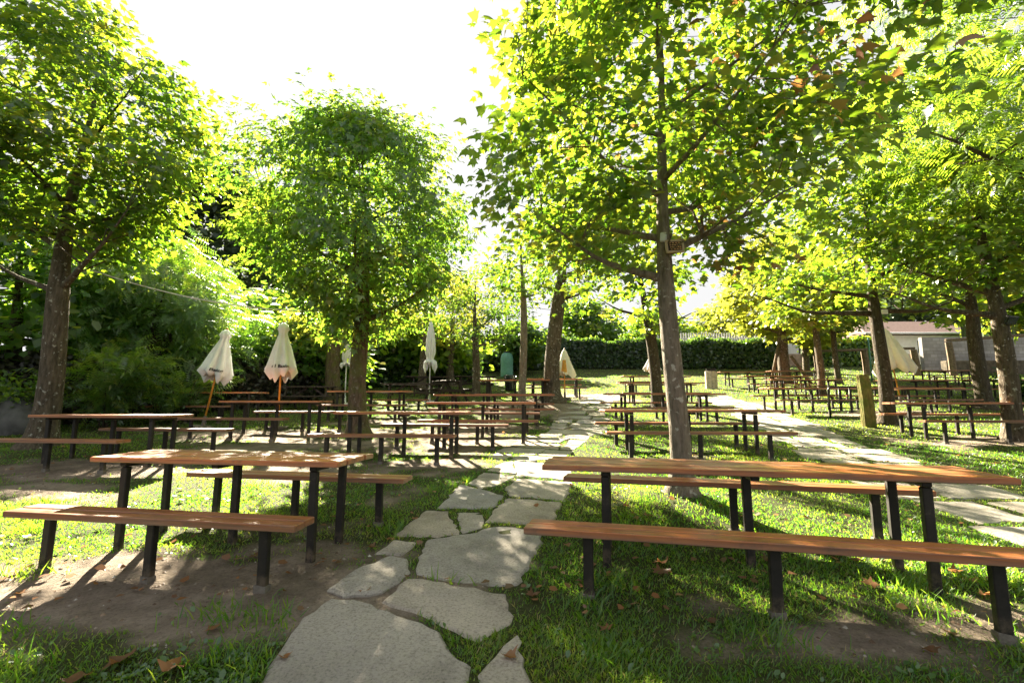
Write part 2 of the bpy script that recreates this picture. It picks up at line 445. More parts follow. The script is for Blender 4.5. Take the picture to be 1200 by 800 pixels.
def stone_mat():
    m, nt, out = mat_new('flagstone'); L = nt.links
    tc = N(nt, 'ShaderNodeTexCoord')
    n1 = N(nt, 'ShaderNodeTexNoise', Scale=2.2, Detail=9.0, Roughness=.66); L.new(tc.outputs['Object'], n1.inputs['Vector'])
    n2 = N(nt, 'ShaderNodeTexNoise', Scale=60.0, Detail=6.0, Roughness=.75); L.new(tc.outputs['Object'], n2.inputs['Vector'])
    at = N(nt, 'ShaderNodeAttribute', _attribute_name='rnd')
    r1 = ramp(nt, [(.30, (.27, .252, .222)), (.5, (.43, .402, .355)), (.7, (.55, .515, .455))]); L.new(n1.outputs[0], r1.inputs[0])
    r2 = ramp(nt, [(.34, (.42, .41, .39)), (.5, (1, 1, 1)), (.70, (1.2, 1.18, 1.15))]); L.new(n2.outputs[0], r2.inputs[0])
    c = mixc(nt, .8, r1.outputs[0], r2.outputs[0], 'MULTIPLY')
    tint = ramp(nt, [(0, (.85, .87, .90)), (.5, (1, .99, .96)), (1, (1.08, 1.02, .94))]); L.new(at.outputs['Fac'], tint.inputs[0])
    c = mixc(nt, 1.0, c, tint.outputs[0], 'MULTIPLY')
    vo = N(nt, 'ShaderNodeTexVoronoi', Scale=13.0); L.new(tc.outputs['Object'], vo.inputs['Vector'])
    vr = ramp(nt, [(.05, (1, 1, 1)), (.12, (0, 0, 0))]); L.new(vo.outputs['Distance'], vr.inputs[0])
    f = N(nt, 'ShaderNodeMath', _operation='MULTIPLY'); f.inputs[1].default_value = .45; L.new(vr.outputs[0], f.inputs[0])
    c = mixc(nt, f.outputs[0], c, (.10, .095, .09))
    nb = N(nt, 'ShaderNodeTexNoise', Scale=1.1, Detail=4.0); L.new(tc.outputs['Object'], nb.inputs['Vector'])
    br = ramp(nt, [(.55, (0, 0, 0)), (.72, (1, 1, 1))]); L.new(nb.outputs[0], br.inputs[0])
    fb = N(nt, 'ShaderNodeMath', _operation='MULTIPLY'); fb.inputs[1].default_value = .5; L.new(br.outputs[0], fb.inputs[0])
    c = mixc(nt, fb.outputs[0], c, (.17, .17, .185))
    b = N(nt, 'ShaderNodeBsdfPrincipled', Roughness=.9); b.inputs['Specular IOR Level'].default_value = .25
    L.new(c, b.inputs['Base Color'])
    sm = N(nt, 'ShaderNodeMath', _operation='MULTIPLY_ADD'); sm.inputs[1].default_value = 2.2; L.new(n1.outputs[0], sm.inputs[0]); L.new(n2.outputs[0], sm.inputs[2])
    bp = N(nt, 'ShaderNodeBump', Strength=1.0, Distance=.022); L.new(sm.outputs[0], bp.inputs['Height']); L.new(bp.outputs[0], b.inputs['Normal'])
    L.new(b.outputs[0], out.inputs[0])
    return m


M['flag'] = stone_mat()


def ground_mat():
    m, nt, out = mat_new('lawn_soil'); L = nt.links
    tc = N(nt, 'ShaderNodeTexCoord')
    at = N(nt, 'ShaderNodeAttribute', _attribute_name='dirt')
    n1 = N(nt, 'ShaderNodeTexNoise', Scale=3.0, Detail=9.0, Roughness=.7); L.new(tc.outputs['Object'], n1.inputs['Vector'])
    n2 = N(nt, 'ShaderNodeTexNoise', Scale=45.0, Detail=6.0, Roughness=.75); L.new(tc.outputs['Object'], n2.inputs['Vector'])
    soil = ramp(nt, [(.28, (.14, .113, .088)), (.5, (.265, .217, .17)), (.72, (.41, .345, .28))]); L.new(n1.outputs[0], soil.inputs[0])
    sp = ramp(nt, [(.32, (.6, .58, .56)), (.5, (1, 1, 1)), (.72, (1.15, 1.12, 1.1))]); L.new(n2.outputs[0], sp.inputs[0])
    sc = mixc(nt, .8, soil.outputs[0], sp.outputs[0], 'MULTIPLY')
    gr = ramp(nt, [(.3, (.04, .06, .016)), (.7, (.085, .09, .032))]); L.new(n2.outputs[0], gr.inputs[0])
    a = N(nt, 'ShaderNodeMath', _operation='MULTIPLY_ADD'); a.inputs[1].default_value = .55; a.inputs[2].default_value = -.27; L.new(n2.outputs[0], a.inputs[0])
    a2 = N(nt, 'ShaderNodeMath', _operation='ADD', _use_clamp=True); L.new(at.outputs['Fac'], a2.inputs[0]); L.new(a.outputs[0], a2.inputs[1])
    c = mixc(nt, a2.outputs[0], gr.outputs[0], sc)
    b = N(nt, 'ShaderNodeBsdfPrincipled', Roughness=.95); b.inputs['Specular IOR Level'].default_value = .15
    L.new(c, b.inputs['Base Color'])
    sm = N(nt, 'ShaderNodeMath', _operation='MULTIPLY_ADD'); sm.inputs[1].default_value = 2.5; L.new(n1.outputs[0], sm.inputs[0]); L.new(n2.outputs[0], sm.inputs[2])
    bp = N(nt, 'ShaderNodeBump', Strength=1.0, Distance=.04); L.new(sm.outputs[0], bp.inputs['Height']); L.new(bp.outputs[0], b.inputs['Normal'])
    L.new(b.outputs[0], out.inputs[0])
    return m


M['ground'] = ground_mat()


def block_wall_mat():
    m, nt, out = mat_new('pale_block_wall'); L = nt.links
    tc = N(nt, 'ShaderNodeTexCoord')
    mp = N(nt, 'ShaderNodeMapping'); mp.inputs['Rotation'].default_value = (R(90), 0, 0); L.new(tc.outputs['Object'], mp.inputs[0])
    bk = N(nt, 'ShaderNodeTexBrick', Scale=1.0); bk.inputs['Color1'].default_value = (.36, .355, .35, 1); bk.inputs['Color2'].default_value = (.25, .245, .235, 1); bk.inputs['Mortar'].default_value = (.24, .23, .21, 1)
    bk.inputs['Brick Width'].default_value = .5; bk.inputs['Row Height'].default_value = .24; bk.inputs['Mortar Size'].default_value = .02
    L.new(mp.outputs[0], bk.inputs['Vector'])
    n1 = N(nt, 'ShaderNodeTexNoise', Scale=1.2, Detail=6.0); L.new(tc.outputs['Object'], n1.inputs['Vector'])
    r = ramp(nt, [(.3, (.7, .7, .7)), (.7, (1.15, 1.15, 1.15))]); L.new(n1.outputs[0], r.inputs[0])
    c = mixc(nt, 1.0, bk.outputs[0], r.outputs[0], 'MULTIPLY')
    b = N(nt, 'ShaderNodeBsdfPrincipled', Roughness=.95); L.new(c, b.inputs['Base Color']); L.new(b.outputs[0], out.inputs[0])
    return m


M['blocks'] = block_wall_mat()

# ------------------------------------------------------------------ flagstone paths
NEAR_STONES = [
    [(388, 701), (413, 702), (455, 715), (495, 729), (515, 739), (527, 762), (552, 779), (548, 800), (556, 850), (520, 905), (300, 900), (262, 860), (311, 790), (335, 750), (354, 723)],
    [(476, 678), (495, 678), (545, 687), (595, 696), (604, 722), (600, 731), (561, 751), (518, 733), (481, 716), (447, 705)],
    [(500, 632), (550, 625), (580, 617), (605, 618), (639, 624), (629, 648), (607, 686), (586, 688), (530, 681), (487, 673), (490, 655)],
    [(459, 651), (478, 655), (481, 671), (447, 694), (402, 699), (383, 692), (415, 668)],
    [(461, 632), (487, 635), (470, 649), (441, 647)],
    [(500, 599), (525, 600), (536, 625), (512, 629), (465, 626)],
    [(536, 602), (567, 602), (565, 619), (543, 624)],
    [(540, 569), (565, 575), (589, 582), (575, 596), (515, 596)],
    [(596, 586), (655, 591), (643, 617), (605, 614), (570, 612), (580, 598)],
    [(567, 554), (602, 558), (590, 566), (565, 574), (551, 565)],
    [(607, 562), (668, 566), (660, 587), (598, 582), (594, 572)],
    [(590, 757), (606, 745), (618, 790), (632, 840), (600, 850), (566, 830), (562, 790)],
    [(604, 541), (668, 546), (668, 562), (608, 557)],
    [(588, 543), (600, 541), (604, 555), (572, 551)],
]


def rough_poly(poly, amp, seg=.09):
    out = []
    n = len(poly)
    for i in range(n):
        a = np.array(poly[i]); b = np.array(poly[(i + 1) % n])
        L_ = np.hypot(*(b - a)); k = max(1, int(L_ / seg))
        nrm = np.array([-(b - a)[1], (b - a)[0]]) / (L_ + 1e-9)
        for j in range(k):
            t = j / k
            p = a + (b - a) * t
            if j: p = p + nrm * random.uniform(-amp, amp)
            out.append((float(p[0]), float(p[1])))
    return out


def inset(poly, d):
    c = np.mean(np.array(poly), axis=0)
    out = []
    for p in poly:
        v = np.array(p) - c; l = np.hypot(*v)
        out.append(tuple(c + v * max(.3, (l - d * 1.2) / l)))
    return out


def catmull(pts, n=14):
    P = [np.array(p, float) for p in pts]
    P = [2 * P[0] - P[1]] + P + [2 * P[-1] - P[-2]]
    out = []
    for i in range(1, len(P) - 2):
        for j in range(n):
            t = j / n
            out.append(.5 * ((2 * P[i]) + (P[i + 1] - P[i - 1]) * t + (2 * P[i - 1] - 5 * P[i] + 4 * P[i + 1] - P[i + 2]) * t * t + (3 * P[i] - P[i - 1] - 3 * P[i + 1] + P[i + 2]) * t ** 3))
    out.append(P[-2])
    return out


def path_stones(center, width):
    """Irregular flagstones laid along a centre line."""
    C = np.array(catmull(center))
    s = np.concatenate(([0], np.cumsum(np.hypot(*np.diff(C, axis=0).T))))
    def at(u, w):
        x = np.interp(u, s, C[:, 0]); y = np.interp(u, s, C[:, 1])
        x2 = np.interp(u + .05, s, C[:, 0]); y2 = np.interp(u + .05, s, C[:, 1])
        if u + .05 > s[-1]:
            x2, y2 = x, y; x, y = np.interp(u - .05, s, C[:, 0]), np.interp(u - .05, s, C[:, 1])
        d = np.array([x2 - x, y2 - y]); d /= np.hypot(*d) + 1e-9
        return np.array([x, y]) + np.array([d[1], -d[0]]) * w
    stones = []
    u = 0.0
    prev = None
    while u < s[-1] - .3:
        ln = random.uniform(.42, .85)
        k = random.choice([1, 2, 2, 2, 3])
        cuts = [-width / 2 + random.uniform(-.12, .12)] + sorted(random.uniform(-width * .22, width * .22) if k == 2 else (i - .5) * width * .36 + random.uniform(-.08, .08) for i in range(k - 1)) + [width / 2 + random.uniform(-.12, .12)]
        sk0 = random.uniform(-.1, .1); sk1 = random.uniform(-.14, .14)
        lo = prev if prev is not None else (u, sk0)
        hi = (u + ln, sk1)
        for i in range(k):
            w0, w1 = cuts[i], cuts[i + 1]
            j = lambda: random.uniform(-.05, .05)
            q = [at(lo[0] + lo[1] * w0 + j(), w0 + j()), at(lo[0] + lo[1] * (w0 + w1) / 2 + j(), (w0 + w1) / 2), at(lo[0] + lo[1] * w1 + j(), w1 + j()),
                 at(hi[0] + hi[1] * w1 + j(), w1 + j()), at(hi[0] + hi[1] * (w0 + w1) / 2 + j(), (w0 + w1) / 2), at(hi[0] + hi[1] * w0 + j(), w0 + j())]
            stones.append(inset([tuple(p) for p in q], .045))
        prev = hi
        u += ln
    return stones


main_stones = [[G(*p) for p in poly] for poly in NEAR_STONES]
for i in range(4, len(main_stones)):
    c_ = np.mean(np.array(main_stones[i]), axis=0)
    main_stones[i] = [tuple(c_ + (np.array(p) - c_) * 1.07) for p in main_stones[i]]
main_stones += path_stones([(.18, 7.6), (.75, 9.2), (1.25, 10.4), (1.85, 12.6), (2.5, 15.2), (3.1, 17.5), (4.4, 20.5)], 1.35)
side_stones = path_stones([(5.6, 1.5), (5.25, 3.2), (5.15, 4.6), (5.3, 6.2), (5.75, 8.0), (6.3, 10.2), (7.1, 13), (7.9, 16.5), (8.3, 20)], 1.55)
ALL_STONES = []


def stones_obj(name, stones):
    V = []; F = []; A = []
    for st in stones:
        poly = rough_poly(st, .02, .07)
        area = sum(poly[i][0] * poly[(i + 1) % len(poly)][1] - poly[(i + 1) % len(poly)][0] * poly[i][1] for i in range(len(poly)))
        if area < 0: poly = poly[::-1]
        ALL_STONES.append(np.array(poly))
        c = np.mean(np.array(poly), axis=0)
        lift = random.uniform(.006, .017)
        tx, ty = random.uniform(-.008, .008), random.uniform(-.008, .008)
        r = random.random(); n = len(poly); b = len(V)
        base = gz(*c)
        sl = (float(slope_z(c[1] + .1)) - float(slope_z(c[1] - .1))) / .2
        top = lambda p: base + sl * (p[1] - c[1]) + lift + tx * (p[0] - c[0]) + ty * (p[1] - c[1])
        inn = [(p[0] + (c[0] - p[0]) / max(1e-6, math.hypot(c[0] - p[0], c[1] - p[1])) * .02, p[1] + (c[1] - p[1]) / max(1e-6, math.hypot(c[0] - p[0], c[1] - p[1])) * .02) for p in poly]
        V += [(p[0], p[1], top(p) - .09) for p in poly]
        V += [(p[0], p[1], top(p) - .014 + random.uniform(-.004, .002)) for p in poly]
        V += [(p[0], p[1], top(p)) for p in inn]
        for k in range(2):
            for i in range(n):
                j = (i + 1) % n
                F.append((b + k * n + i, b + k * n + j, b + k * n + n + j, b + k * n + n + i))
        F.append(tuple(range(b + 2 * n, b + 3 * n)))
        A += [r] * (3 * n)
    me = bpy.data.meshes.new(name); me.from_pydata(V, [], F)
    at = me.attributes.new('rnd', 'FLOAT', 'POINT'); at.data.foreach_set('value', A)
    o = link_mesh(name, me, M['flag'])
    return o


tag(stones_obj('path', main_stones), 'grey irregular flagstone path running up between the tables', 'path', kind='structure')
tag(stones_obj('side_path', side_stones), 'grey flagstone path curving away beyond the long table on the other side', 'path', kind='structure')


def on_stone(x, y, grow=0.0):
    hit = np.zeros(len(x), bool)
    for P in ALL_STONES:
        lo = P.min(0) - .01; hi = P.max(0) + .01
        idx = np.nonzero((x > lo[0]) & (x < hi[0]) & (y > lo[1]) & (y < hi[1]) & ~hit)[0]
        if not len(idx): continue
        px, py = x[idx], y[idx]
        ins = np.zeros(len(idx), bool)
        for i in range(len(P)):
            x1, y1 = P[i]; x2, y2 = P[(i + 1) % len(P)]
            if y1 == y2: continue
            c = ((y1 > py) != (y2 > py)) & (px < (x2 - x1) * (py - y1) / (y2 - y1) + x1)
            ins ^= c
        hit[idx[ins]] = True
    return hit


# ------------------------------------------------------------------ ground
def build_ground():
    ys = np.concatenate([np.linspace(-40, 1, 24)[:-1], np.linspace(1, 7, 110)[:-1], np.geomspace(7, 45, 150)[:-1], np.geomspace(45, 600, 26)])
    xh = np.concatenate([np.linspace(0, 6, 90)[:-1], np.geomspace(6, 45, 70)[:-1], np.geomspace(45, 500, 14)])
    xs = np.concatenate([-xh[::-1][:-1], xh])
    X, Y = np.meshgrid(xs, ys)
    Z = ground_z(X, Y)
    far = (np.abs(X) > 60) | (Y > 60)
    Z = np.where(far, slope_z(Y), Z)
    V = np.stack([X, Y, Z], -1).reshape(-1, 3)
    nx, ny = len(xs), len(ys)
    I = np.arange(nx * ny).reshape(ny, nx)
    q = np.stack([I[:-1, :-1], I[:-1, 1:], I[1:, 1:], I[1:, :-1]], -1).reshape(-1, 4)
    me = np_mesh('ground', V, q.ravel(), np.full(len(q), 4), {'dirt': dirtiness(X, Y).ravel()}, smooth=True)
    o = link_mesh('ground', me, M['ground'])
    tag(o, 'sloping lawn ground with bare trodden soil under the tables', 'ground', kind='structure')


build_ground()


def build_grass():
    n = 680000
    u = rng.random(n)
    y = 1.7 * (38 / 1.7) ** u
    x = (rng.random(n) * 2 - 1) * (1.22 * y + .8)
    d = dirtiness(x, y)
    thin = fbm(x * 2.2, y * 2.2, 55, 3)
    keep = (rng.random(n) > d * 1.02) & (rng.random(n) < .22 + 1.7 * np.clip(thin - .32, 0, 1)) & (np.abs(x) < 34)
    x, y = x[keep], y[keep]
    k = ~on_stone(x, y); x, y = x[k], y[k]
    n = len(x)
    z = ground_z(x, y) - .004
    tall = fbm(x * 1.1, y * 1.1, 77, 3)
    h = (.012 + .032 * rng.random(n) ** 1.3 + .05 * np.clip(tall - .5, 0, 1)) * (1 + y * .018)
    w = (.0026 + .0018 * rng.random(n)) * (1 + y * .26)
    az = rng.random(n) * 2 * math.pi
    tilt = rng.random(n) * .9
    yd = np.stack([np.cos(az) * np.sin(tilt), np.sin(az) * np.sin(tilt), np.cos(tilt)], -1)
    zd = np.stack([np.cos(az + 1.4), np.sin(az + 1.4), np.zeros(n)], -1)
    size = np.stack([w, h, h], -1)
    patch = fbm(x * .9, y * .9, 91, 3)
    rnd = np.clip(rng.random(n) * .62 + .9 * (patch - .42) + .12 * (d[keep][k] if False else 0), 0, .86)
    dry = rng.random(n) < .05 + .10 * np.clip(dirtiness(x, y) * 2, 0, 1)
    rnd[dry] = .88 + .12 * rng.random(dry.sum())
    T = [(-.5, 0, 0), (.5, 0, 0), (.38, .55, .10), (-.38, .55, .10), (0, 1, .42)]
    me = scatter('grass', T, [(0, 1, 2, 3), (3, 2, 4)], np.stack([x, y, z], -1), yd, zd, size, rnd)
    tag(link_mesh('grass', me, M['grass']), 'short patchy lawn grass growing between the tables and paths', 'grass', kind='stuff')
    # taller tufts the mower misses, round the posts and along the path
    c = np.array([(-1.45, 2.95), (-1.75, 3.0), (-.98, 4.45), (-1.05, 4.55), (-2.4, 2.45), (-1.2, 2.5), (-1.5, 2.6), (-.95, 2.75), (-2.9, 2.75), (.45, 3.1), (.7, 3.4), (2.5, 3.05), (2.7, 3.35), (2.85, 2.75),
                  (2.6, 2.5), (-.75, 6.1), (-.5, 6.4), (-1.0, 5.9), (.9, 4.4), (1.4, 5.2), (2.2, 5.0), (-3.5, 3.55), (-4.4, 4.5), (-2.9, 4.9), (3.1, 4.1), (-.5, 3.4), (3.3, 3.4), (1.45, 2.72), (.5, 2.6), (-.15, 4.9)])
    m = 2600
    gi = rng.integers(0, len(c), m)
    x = c[gi, 0] + rng.normal(0, .10, m); y = c[gi, 1] + rng.normal(0, .08, m)
    k = ~on_stone(x, y); x, y = x[k], y[k]; m = len(x)
    h = .05 + .085 * rng.random(m); az = rng.random(m) * 6.283; tilt = rng.random(m) * .8
    yd = np.stack([np.cos(az) * np.sin(tilt), np.sin(az) * np.sin(tilt), np.cos(tilt)], -1)
    zd = np.stack([np.cos(az + 1.4), np.sin(az + 1.4), np.zeros(m)], -1)
    me = scatter('grass_tufts', T, [(0, 1, 2, 3), (3, 2, 4)], np.stack([x, y, ground_z(x, y) - .004], -1), yd, zd, np.stack([.006 + .003 * rng.random(m), h, h], -1), rng.random(m) * .75)
    tag(link_mesh('grass_tufts', me, M['grass']), 'taller grass tufts round the bench posts and path edges', 'grass', kind='stuff')
    # broad-leaved weeds and clover in the near turf
    n = 5200
    c = rng.random((420, 2)); cy = 1.9 + 5.5 * c[:, 1] ** 1.7; cx = (c[:, 0] * 2 - 1) * (1.15 * cy + .3)
    cx[:150] = rng.normal(-1.25, .42, 150); cy[:150] = rng.normal(2.35, .34, 150)
    gi = rng.integers(0, 420, n)
    x = cx[gi] + rng.normal(0, .055, n); y = cy[gi] + rng.normal(0, .055, n)
    k = ~on_stone(x, y) & (rng.random(n) > dirtiness(x, y) * .8) & (y > 1.6); x, y, gi = x[k], y[k], gi[k]
    n = len(x)
    az = rng.random(n) * 6.283; el = rng.random(n) * .7 + .1
    yd = np.stack([np.cos(az) * np.cos(el), np.sin(az) * np.cos(el), np.sin(el)], -1)
    zd = np.tile(np.array([[0, 0, 1.]]), (n, 1)) + rng.normal(0, .25, (n, 3))
    s = .018 + .03 * rng.random(n) ** 2
    T = [(0, 0, 0), (.28, .3, .05), (.32, .65, .06), (0, 1, -.03), (-.32, .65, .06), (-.28, .3, .05)]
    me = scatter('weeds', T, [(0, 1, 2, 3), (0, 3, 4, 5)], np.stack([x, y, ground_z(x, y) + .012], -1), yd, zd, s, rng.random(n))
    tag(link_mesh('weeds', me, M['weed']), 'broad-leaved weeds and clover low in the near turf', 'weeds', kind='stuff')
    # small pebbles and crumbs of litter on the bare soil
    n = 14000
    y = 1.8 * (14 / 1.8) ** rng.random(n); x = (rng.random(n) * 2 - 1) * (1.2 * y + .3)
    k = (dirtiness(x, y) > .35) & ~on_stone(x, y); x, y = x[k], y[k]; n = len(x)
    T = [(-.5, -.4, 0), (.5, -.45, 0), (.45, .5, 0), (-.4, .45, 0), (0, 0, .5)]
    az = rng.random(n) * 6.283
    yd = np.stack([np.cos(az), np.sin(az), np.zeros(n)], -1)
    me = scatter('gravel', T, [(0, 1, 4), (1, 2, 4), (2, 3, 4), (3, 0, 4)], np.stack([x, y, ground_z(x, y) - .002], -1), yd, np.tile(np.array([[0, 0, 1.]]), (n, 1)), .005 + .028 * rng.random(n) ** 5, rng.random(n))
    tag(link_mesh('gravel', me, M['crumb']), 'small pebbles scattered over the bare soil', 'gravel', kind='stuff')


build_grass()

# ------------------------------------------------------------------ leaf templates
MAPLE = [(0, 0, 0), (.20, .04, .02), (.46, .02, -.05), (.36, .22, .02), (.56, .48, -.08), (.30, .46, .03), (.20, .62, .03), (0, 1.0, -.10), (-.20, .62, .03), (-.30, .46, .03), (-.56, .48, -.08), (-.36, .22, .02), (-.46, .02, -.05), (-.20, .04, .02), (0, .35, .06)]
MAPLE_F = [(0, 1, 2, 3, 14), (14, 3, 4, 5, 6), (14, 6, 7, 8), (14, 8, 9, 10, 11), (0, 14, 11, 12, 13)]
OVAL = [(0, 0, 0), (.20, .28, .05), (.21, .6, .03), (0, 1, -.12), (-.21, .6, .03), (-.20, .28, .05)]
OVAL_F = [(0, 1, 2, 3), (0, 3, 4, 5)]
LANCE = [(0, 0, 0), (.13, .3, .04), (0, 1, -.2), (-.13, .3, .04)]
LANCE_F = [(0, 1, 2), (0, 2, 3)]
TUFT = [(0, 0, 0), (.38, .35, .08), (.12, .95, -.08), (-.30, .75, .05), (-.40, .22, .02)]
TUFT_F = [(0, 1, 2, 3, 4)]
PINNATE = [(0, 0, 0), (.02, .1, .02)]
# compound leaf: a stalk with paired leaflets
PIN_V = []; PIN_F = []
for i in range(6):
    yy = .18 + i * .15
    for sx in (-1, 1):
        b = len(PIN_V)
        PIN_V += [(0, yy, .03), (sx * .16, yy - .035, .03), (sx * .34, yy + .07, -.05), (sx * .15, yy + .05, .03)]
        PIN_F.append((b, b + 1, b + 2, b + 3))
b = len(PIN_V)
PIN_V += [(0, 1.0, -.04), (.05, 1.12, -.05), (0, 1.3, -.14), (-.05, 1.12, -.05)]
PIN_F.append((b, b + 1, b + 2, b + 3))
PIN_V = [(x * .9, y * .78, z - .16 * (y * .78) ** 2) for x, y, z in PIN_V]
TRI_V = []; TRI_F = []
for ang, ln in ((0, 1.0), (.95, .72), (-.95, .72), (1.9, .5), (-1.9, .5)):
    b = len(TRI_V); ca, sa = math.cos(ang), math.sin(ang); oy = .30 if abs(ang) < 1.5 else .12
    for (u, v, w_) in ((0, .06, 0), (.17, .42, .03), (0, 1, -.16), (-.17, .42, .03)):
        TRI_V.append((u * ln * ca + v * ln * sa * .62, oy + v * ln * ca * .7 - u * ln * sa, w_ * ln))
    TRI_F.append((b, b + 1, b + 2, b + 3))
LEAF = dict(tri=(TRI_V, TRI_F), maple=(MAPLE, MAPLE_F), oval=(OVAL, OVAL_F), lance=(LANCE, LANCE_F), tuft=(TUFT, TUFT_F), pin=(PIN_V, PIN_F))


# ------------------------------------------------------------------ trees
def tree(name, base, label, H=8.0, r0=.2, zb=2.8, Rr=2.4, first=2.6, limbs=8, leaf='maple', lm='maple', bark='bark', n=8000, size=.14, clumps=150, csize=.42, seed=1,
         lean=(0, 0), shift=(0, 0), sides=14, droop=.35, flat=.55, prof=.75, limb_list=None, group=None, cat='tree', squash=(1, 1), inner=.35, brown=0.0, yellow=0.0, twigs=True, wob=.04, clear=0.0):
    rs = np.random.default_rng(seed); random.seed(seed)
    bx, by = base
    root = empty(name, (bx, by, gz(bx, by)))
    tag(root, label, cat, group)
    hs = rs.random() * 6
    def axis(z):
        t = max(0, z) / H
        return Vector((lean[0] * t + .06 * math.sin(z * .9 + hs) * min(1, z), lean[1] * t + .06 * math.cos(z * .8 + hs) * min(1, z), z))
    # trunk with a flared foot, carried on as the leader into the crown
    top = zb + (H - zb) * .82
    pts, rad = [], []
    zz = [-.25, -.03, .08, .2, .4] + list(np.linspace(.7, top, 14))
    for z in zz:
        pts.append(axis(z))
        flare = 1 + .85 * math.exp(-max(0, z + .03) / .16)
        tz = max(0, z) / top
        r = r0 * flare * (1 - .18 * min(1, z / max(first, .1)) if z < first else (.82 * (1 - .90 * ((z - first) / (top - first)) ** .75)))
        rad.append(max(.012, r))
    mb = MB(); mb.tube(pts, rad, sides, wob=wob); trunk = mb.build('trunk', M[bark], root)
    # crown envelope
    def env(t):
        return max(.05, math.sin(math.pi * min(1, max(0, t)) ** prof)) ** .62
    def centre(t):
        z = zb + (H - zb) * t
        a = axis(z)
        return np.array([a.x + shift[0] * min(1, t * 1.6), a.y + shift[1] * min(1, t * 1.6), z])
    # clump centres
    C = []
    ph = rs.random(6) * 6.283
    while len(C) < clumps:
        t = rs.random() ** .9; th = rs.random() * 6.283
        e = env(t) * (1 + .16 * math.sin(2 * th + ph[0] + 3 * t) + .13 * math.sin(3 * th + ph[1] - 5 * t) + .10 * math.sin(5 * th + ph[2] + 9 * t))
        f = (inner + (1 - inner) * rs.random() ** .6) * e
        if rs.random() > .25 + .75 * f: continue
        c = centre(t) + np.array([math.cos(th) * Rr * f * squash[0], math.sin(th) * Rr * f * squash[1], rs.normal(0, .12)])
        C.append(c)
    C = np.array(C)
    # main limbs
    lpts = []
    LL = limb_list or []
    if not LL:
        for i in range(limbs):
            z0 = first + (top * .86 - first) * (i / max(1, limbs - 1)) ** 1.1
            a = i * 2.4 + rs.random() * .8
            t = min(.96, max(.05, (z0 + .5 + Rr * .38 - zb) / (H - zb)))
            LL.append((z0, a, Rr * .80 * env(t), Rr * (.22 + .25 * rs.random())))
    limb_mb = []
    for (z0, a, reach, rise) in LL:
        A0 = axis(z0); r_here = r0 * .82 * (1 - .90 * max(0, (z0 - first) / (top - first)) ** .75) if z0 > first else r0 * .8
        E = Vector((A0.x + math.cos(a) * reach * squash[0] + shift[0] * .5, A0.y + math.sin(a) * reach * squash[1] + shift[1] * .5, z0 + rise))
        Mi = A0.lerp(E, .45) + Vector((rs.normal(0, .09), rs.normal(0, .09), -.10 * reach + rs.normal(0, .05)))
        p = []
        for j in range(8):
            s_ = j / 7
            q = A0 * (1 - s_) ** 2 + Mi * 2 * s_ * (1 - s_) + E * s_ * s_
            q += Vector((math.sin(s_ * 7 + a) * .035 * reach * s_ * (1 - s_) * 2, math.cos(s_ * 8 + a) * .035 * reach * s_ * (1 - s_) * 2, math.sin(s_ * 9 + a * 2) * .03 * reach * s_))
            p.append(q)
        rr = [max(.008, min(r_here * .62, .028 + reach * .024) * (1 - .86 * (j / 7) ** .8)) for j in range(8)]
        mb = MB(); mb.tube(p, rr, max(6, sides // 2), wob=wob); limb_mb.append(mb)
        lpts.append((p, rr))
    # twigs reach from the nearest limb to each clump
    if twigs:
        for c in C:
            best = None
            for li, (p, rr) in enumerate(lpts):
                for j in range(2, 8):
                    d = (Vector(c) - p[j]).length + max(0, p[j].z - c[2]) * .6
                    if best is None or d < best[0]: best = (d, li, j)
            zt = min(top, max(first + .3, c[2] - .5)); ax = axis(zt)
            dv = Vector(c) - ax
            if best is None or dv.length < best[0] * .8:
                if not lpts: continue
                p0 = ax; rad0 = .014; li = best[1]
            else:
                li = best[1]; p0 = lpts[li][0][best[2]]; rad0 = max(.007, lpts[li][1][best[2]] * .55)
            e = Vector(c); m_ = p0.lerp(e, .5) + Vector((rs.normal(0, .06), rs.normal(0, .06), .05 + rs.normal(0, .05)))
            limb_mb[li].tube([p0, m_, e], [min(.02, rad0), min(.012, rad0 * .7), .004], 4, caps=False)
    for mb in limb_mb: mb.build('limb', M[bark], root)
    # leaves
    per = rs.multinomial(n, np.full(len(C), 1 / len(C)))
    pos = np.repeat(C, per, axis=0)
    cs = np.repeat(csize * (.7 + .6 * rs.random(len(C))), per)[:, None]
    off = rs.normal(0, 1, (n, 3)) * np.array([.62, .62, flat * .55]) * cs
    pos = pos + off
    zn = np.clip((pos[:, 2] - zb) / (H - zb), 0, 1)
    cen = np.stack([shift[0] * np.minimum(1, zn * 1.6) + lean[0] * zn, shift[1] * np.minimum(1, zn * 1.6) + lean[1] * zn], -1)
    out = np.concatenate([pos[:, :2] - cen, np.zeros((n, 1))], 1)
    out /= np.linalg.norm(out, axis=1, keepdims=True) + .2
    yd = out * .7 + off / (cs + 1e-6) * .5 + rs.normal(0, .45, (n, 3)); yd[:, 2] -= droop
    zd = np.tile(np.array([[0, 0, 1.]]), (n, 1)) + out * .25 + rs.normal(0, .42, (n, 3))
    rnd = np.clip(rs.beta(2, 2.6, n) * .75 + np.repeat(rs.normal(0, .13, len(C)), per) + yellow, 0, .93)
    if brown:
        bc = np.repeat(rs.random(len(C)) < brown, per) & (rs.random(n) < .5)
        rnd[bc] = .95 + .05 * rs.random(bc.sum())
    if clear:      # the bare lower trunk shows in front of the crown
        ok = ~((pos[:, 2] < clear) & (pos[:, 1] < .1) & (np.abs(pos[:, 0] + .05) < .42)); pos, yd, zd, rnd = pos[ok], yd[ok], zd[ok], rnd[ok]; n = len(pos)
    T, F = LEAF[leaf]
    me = scatter('crown', T, F, pos, yd, zd, size * (.62 + .65 * rs.random(n)), rnd)
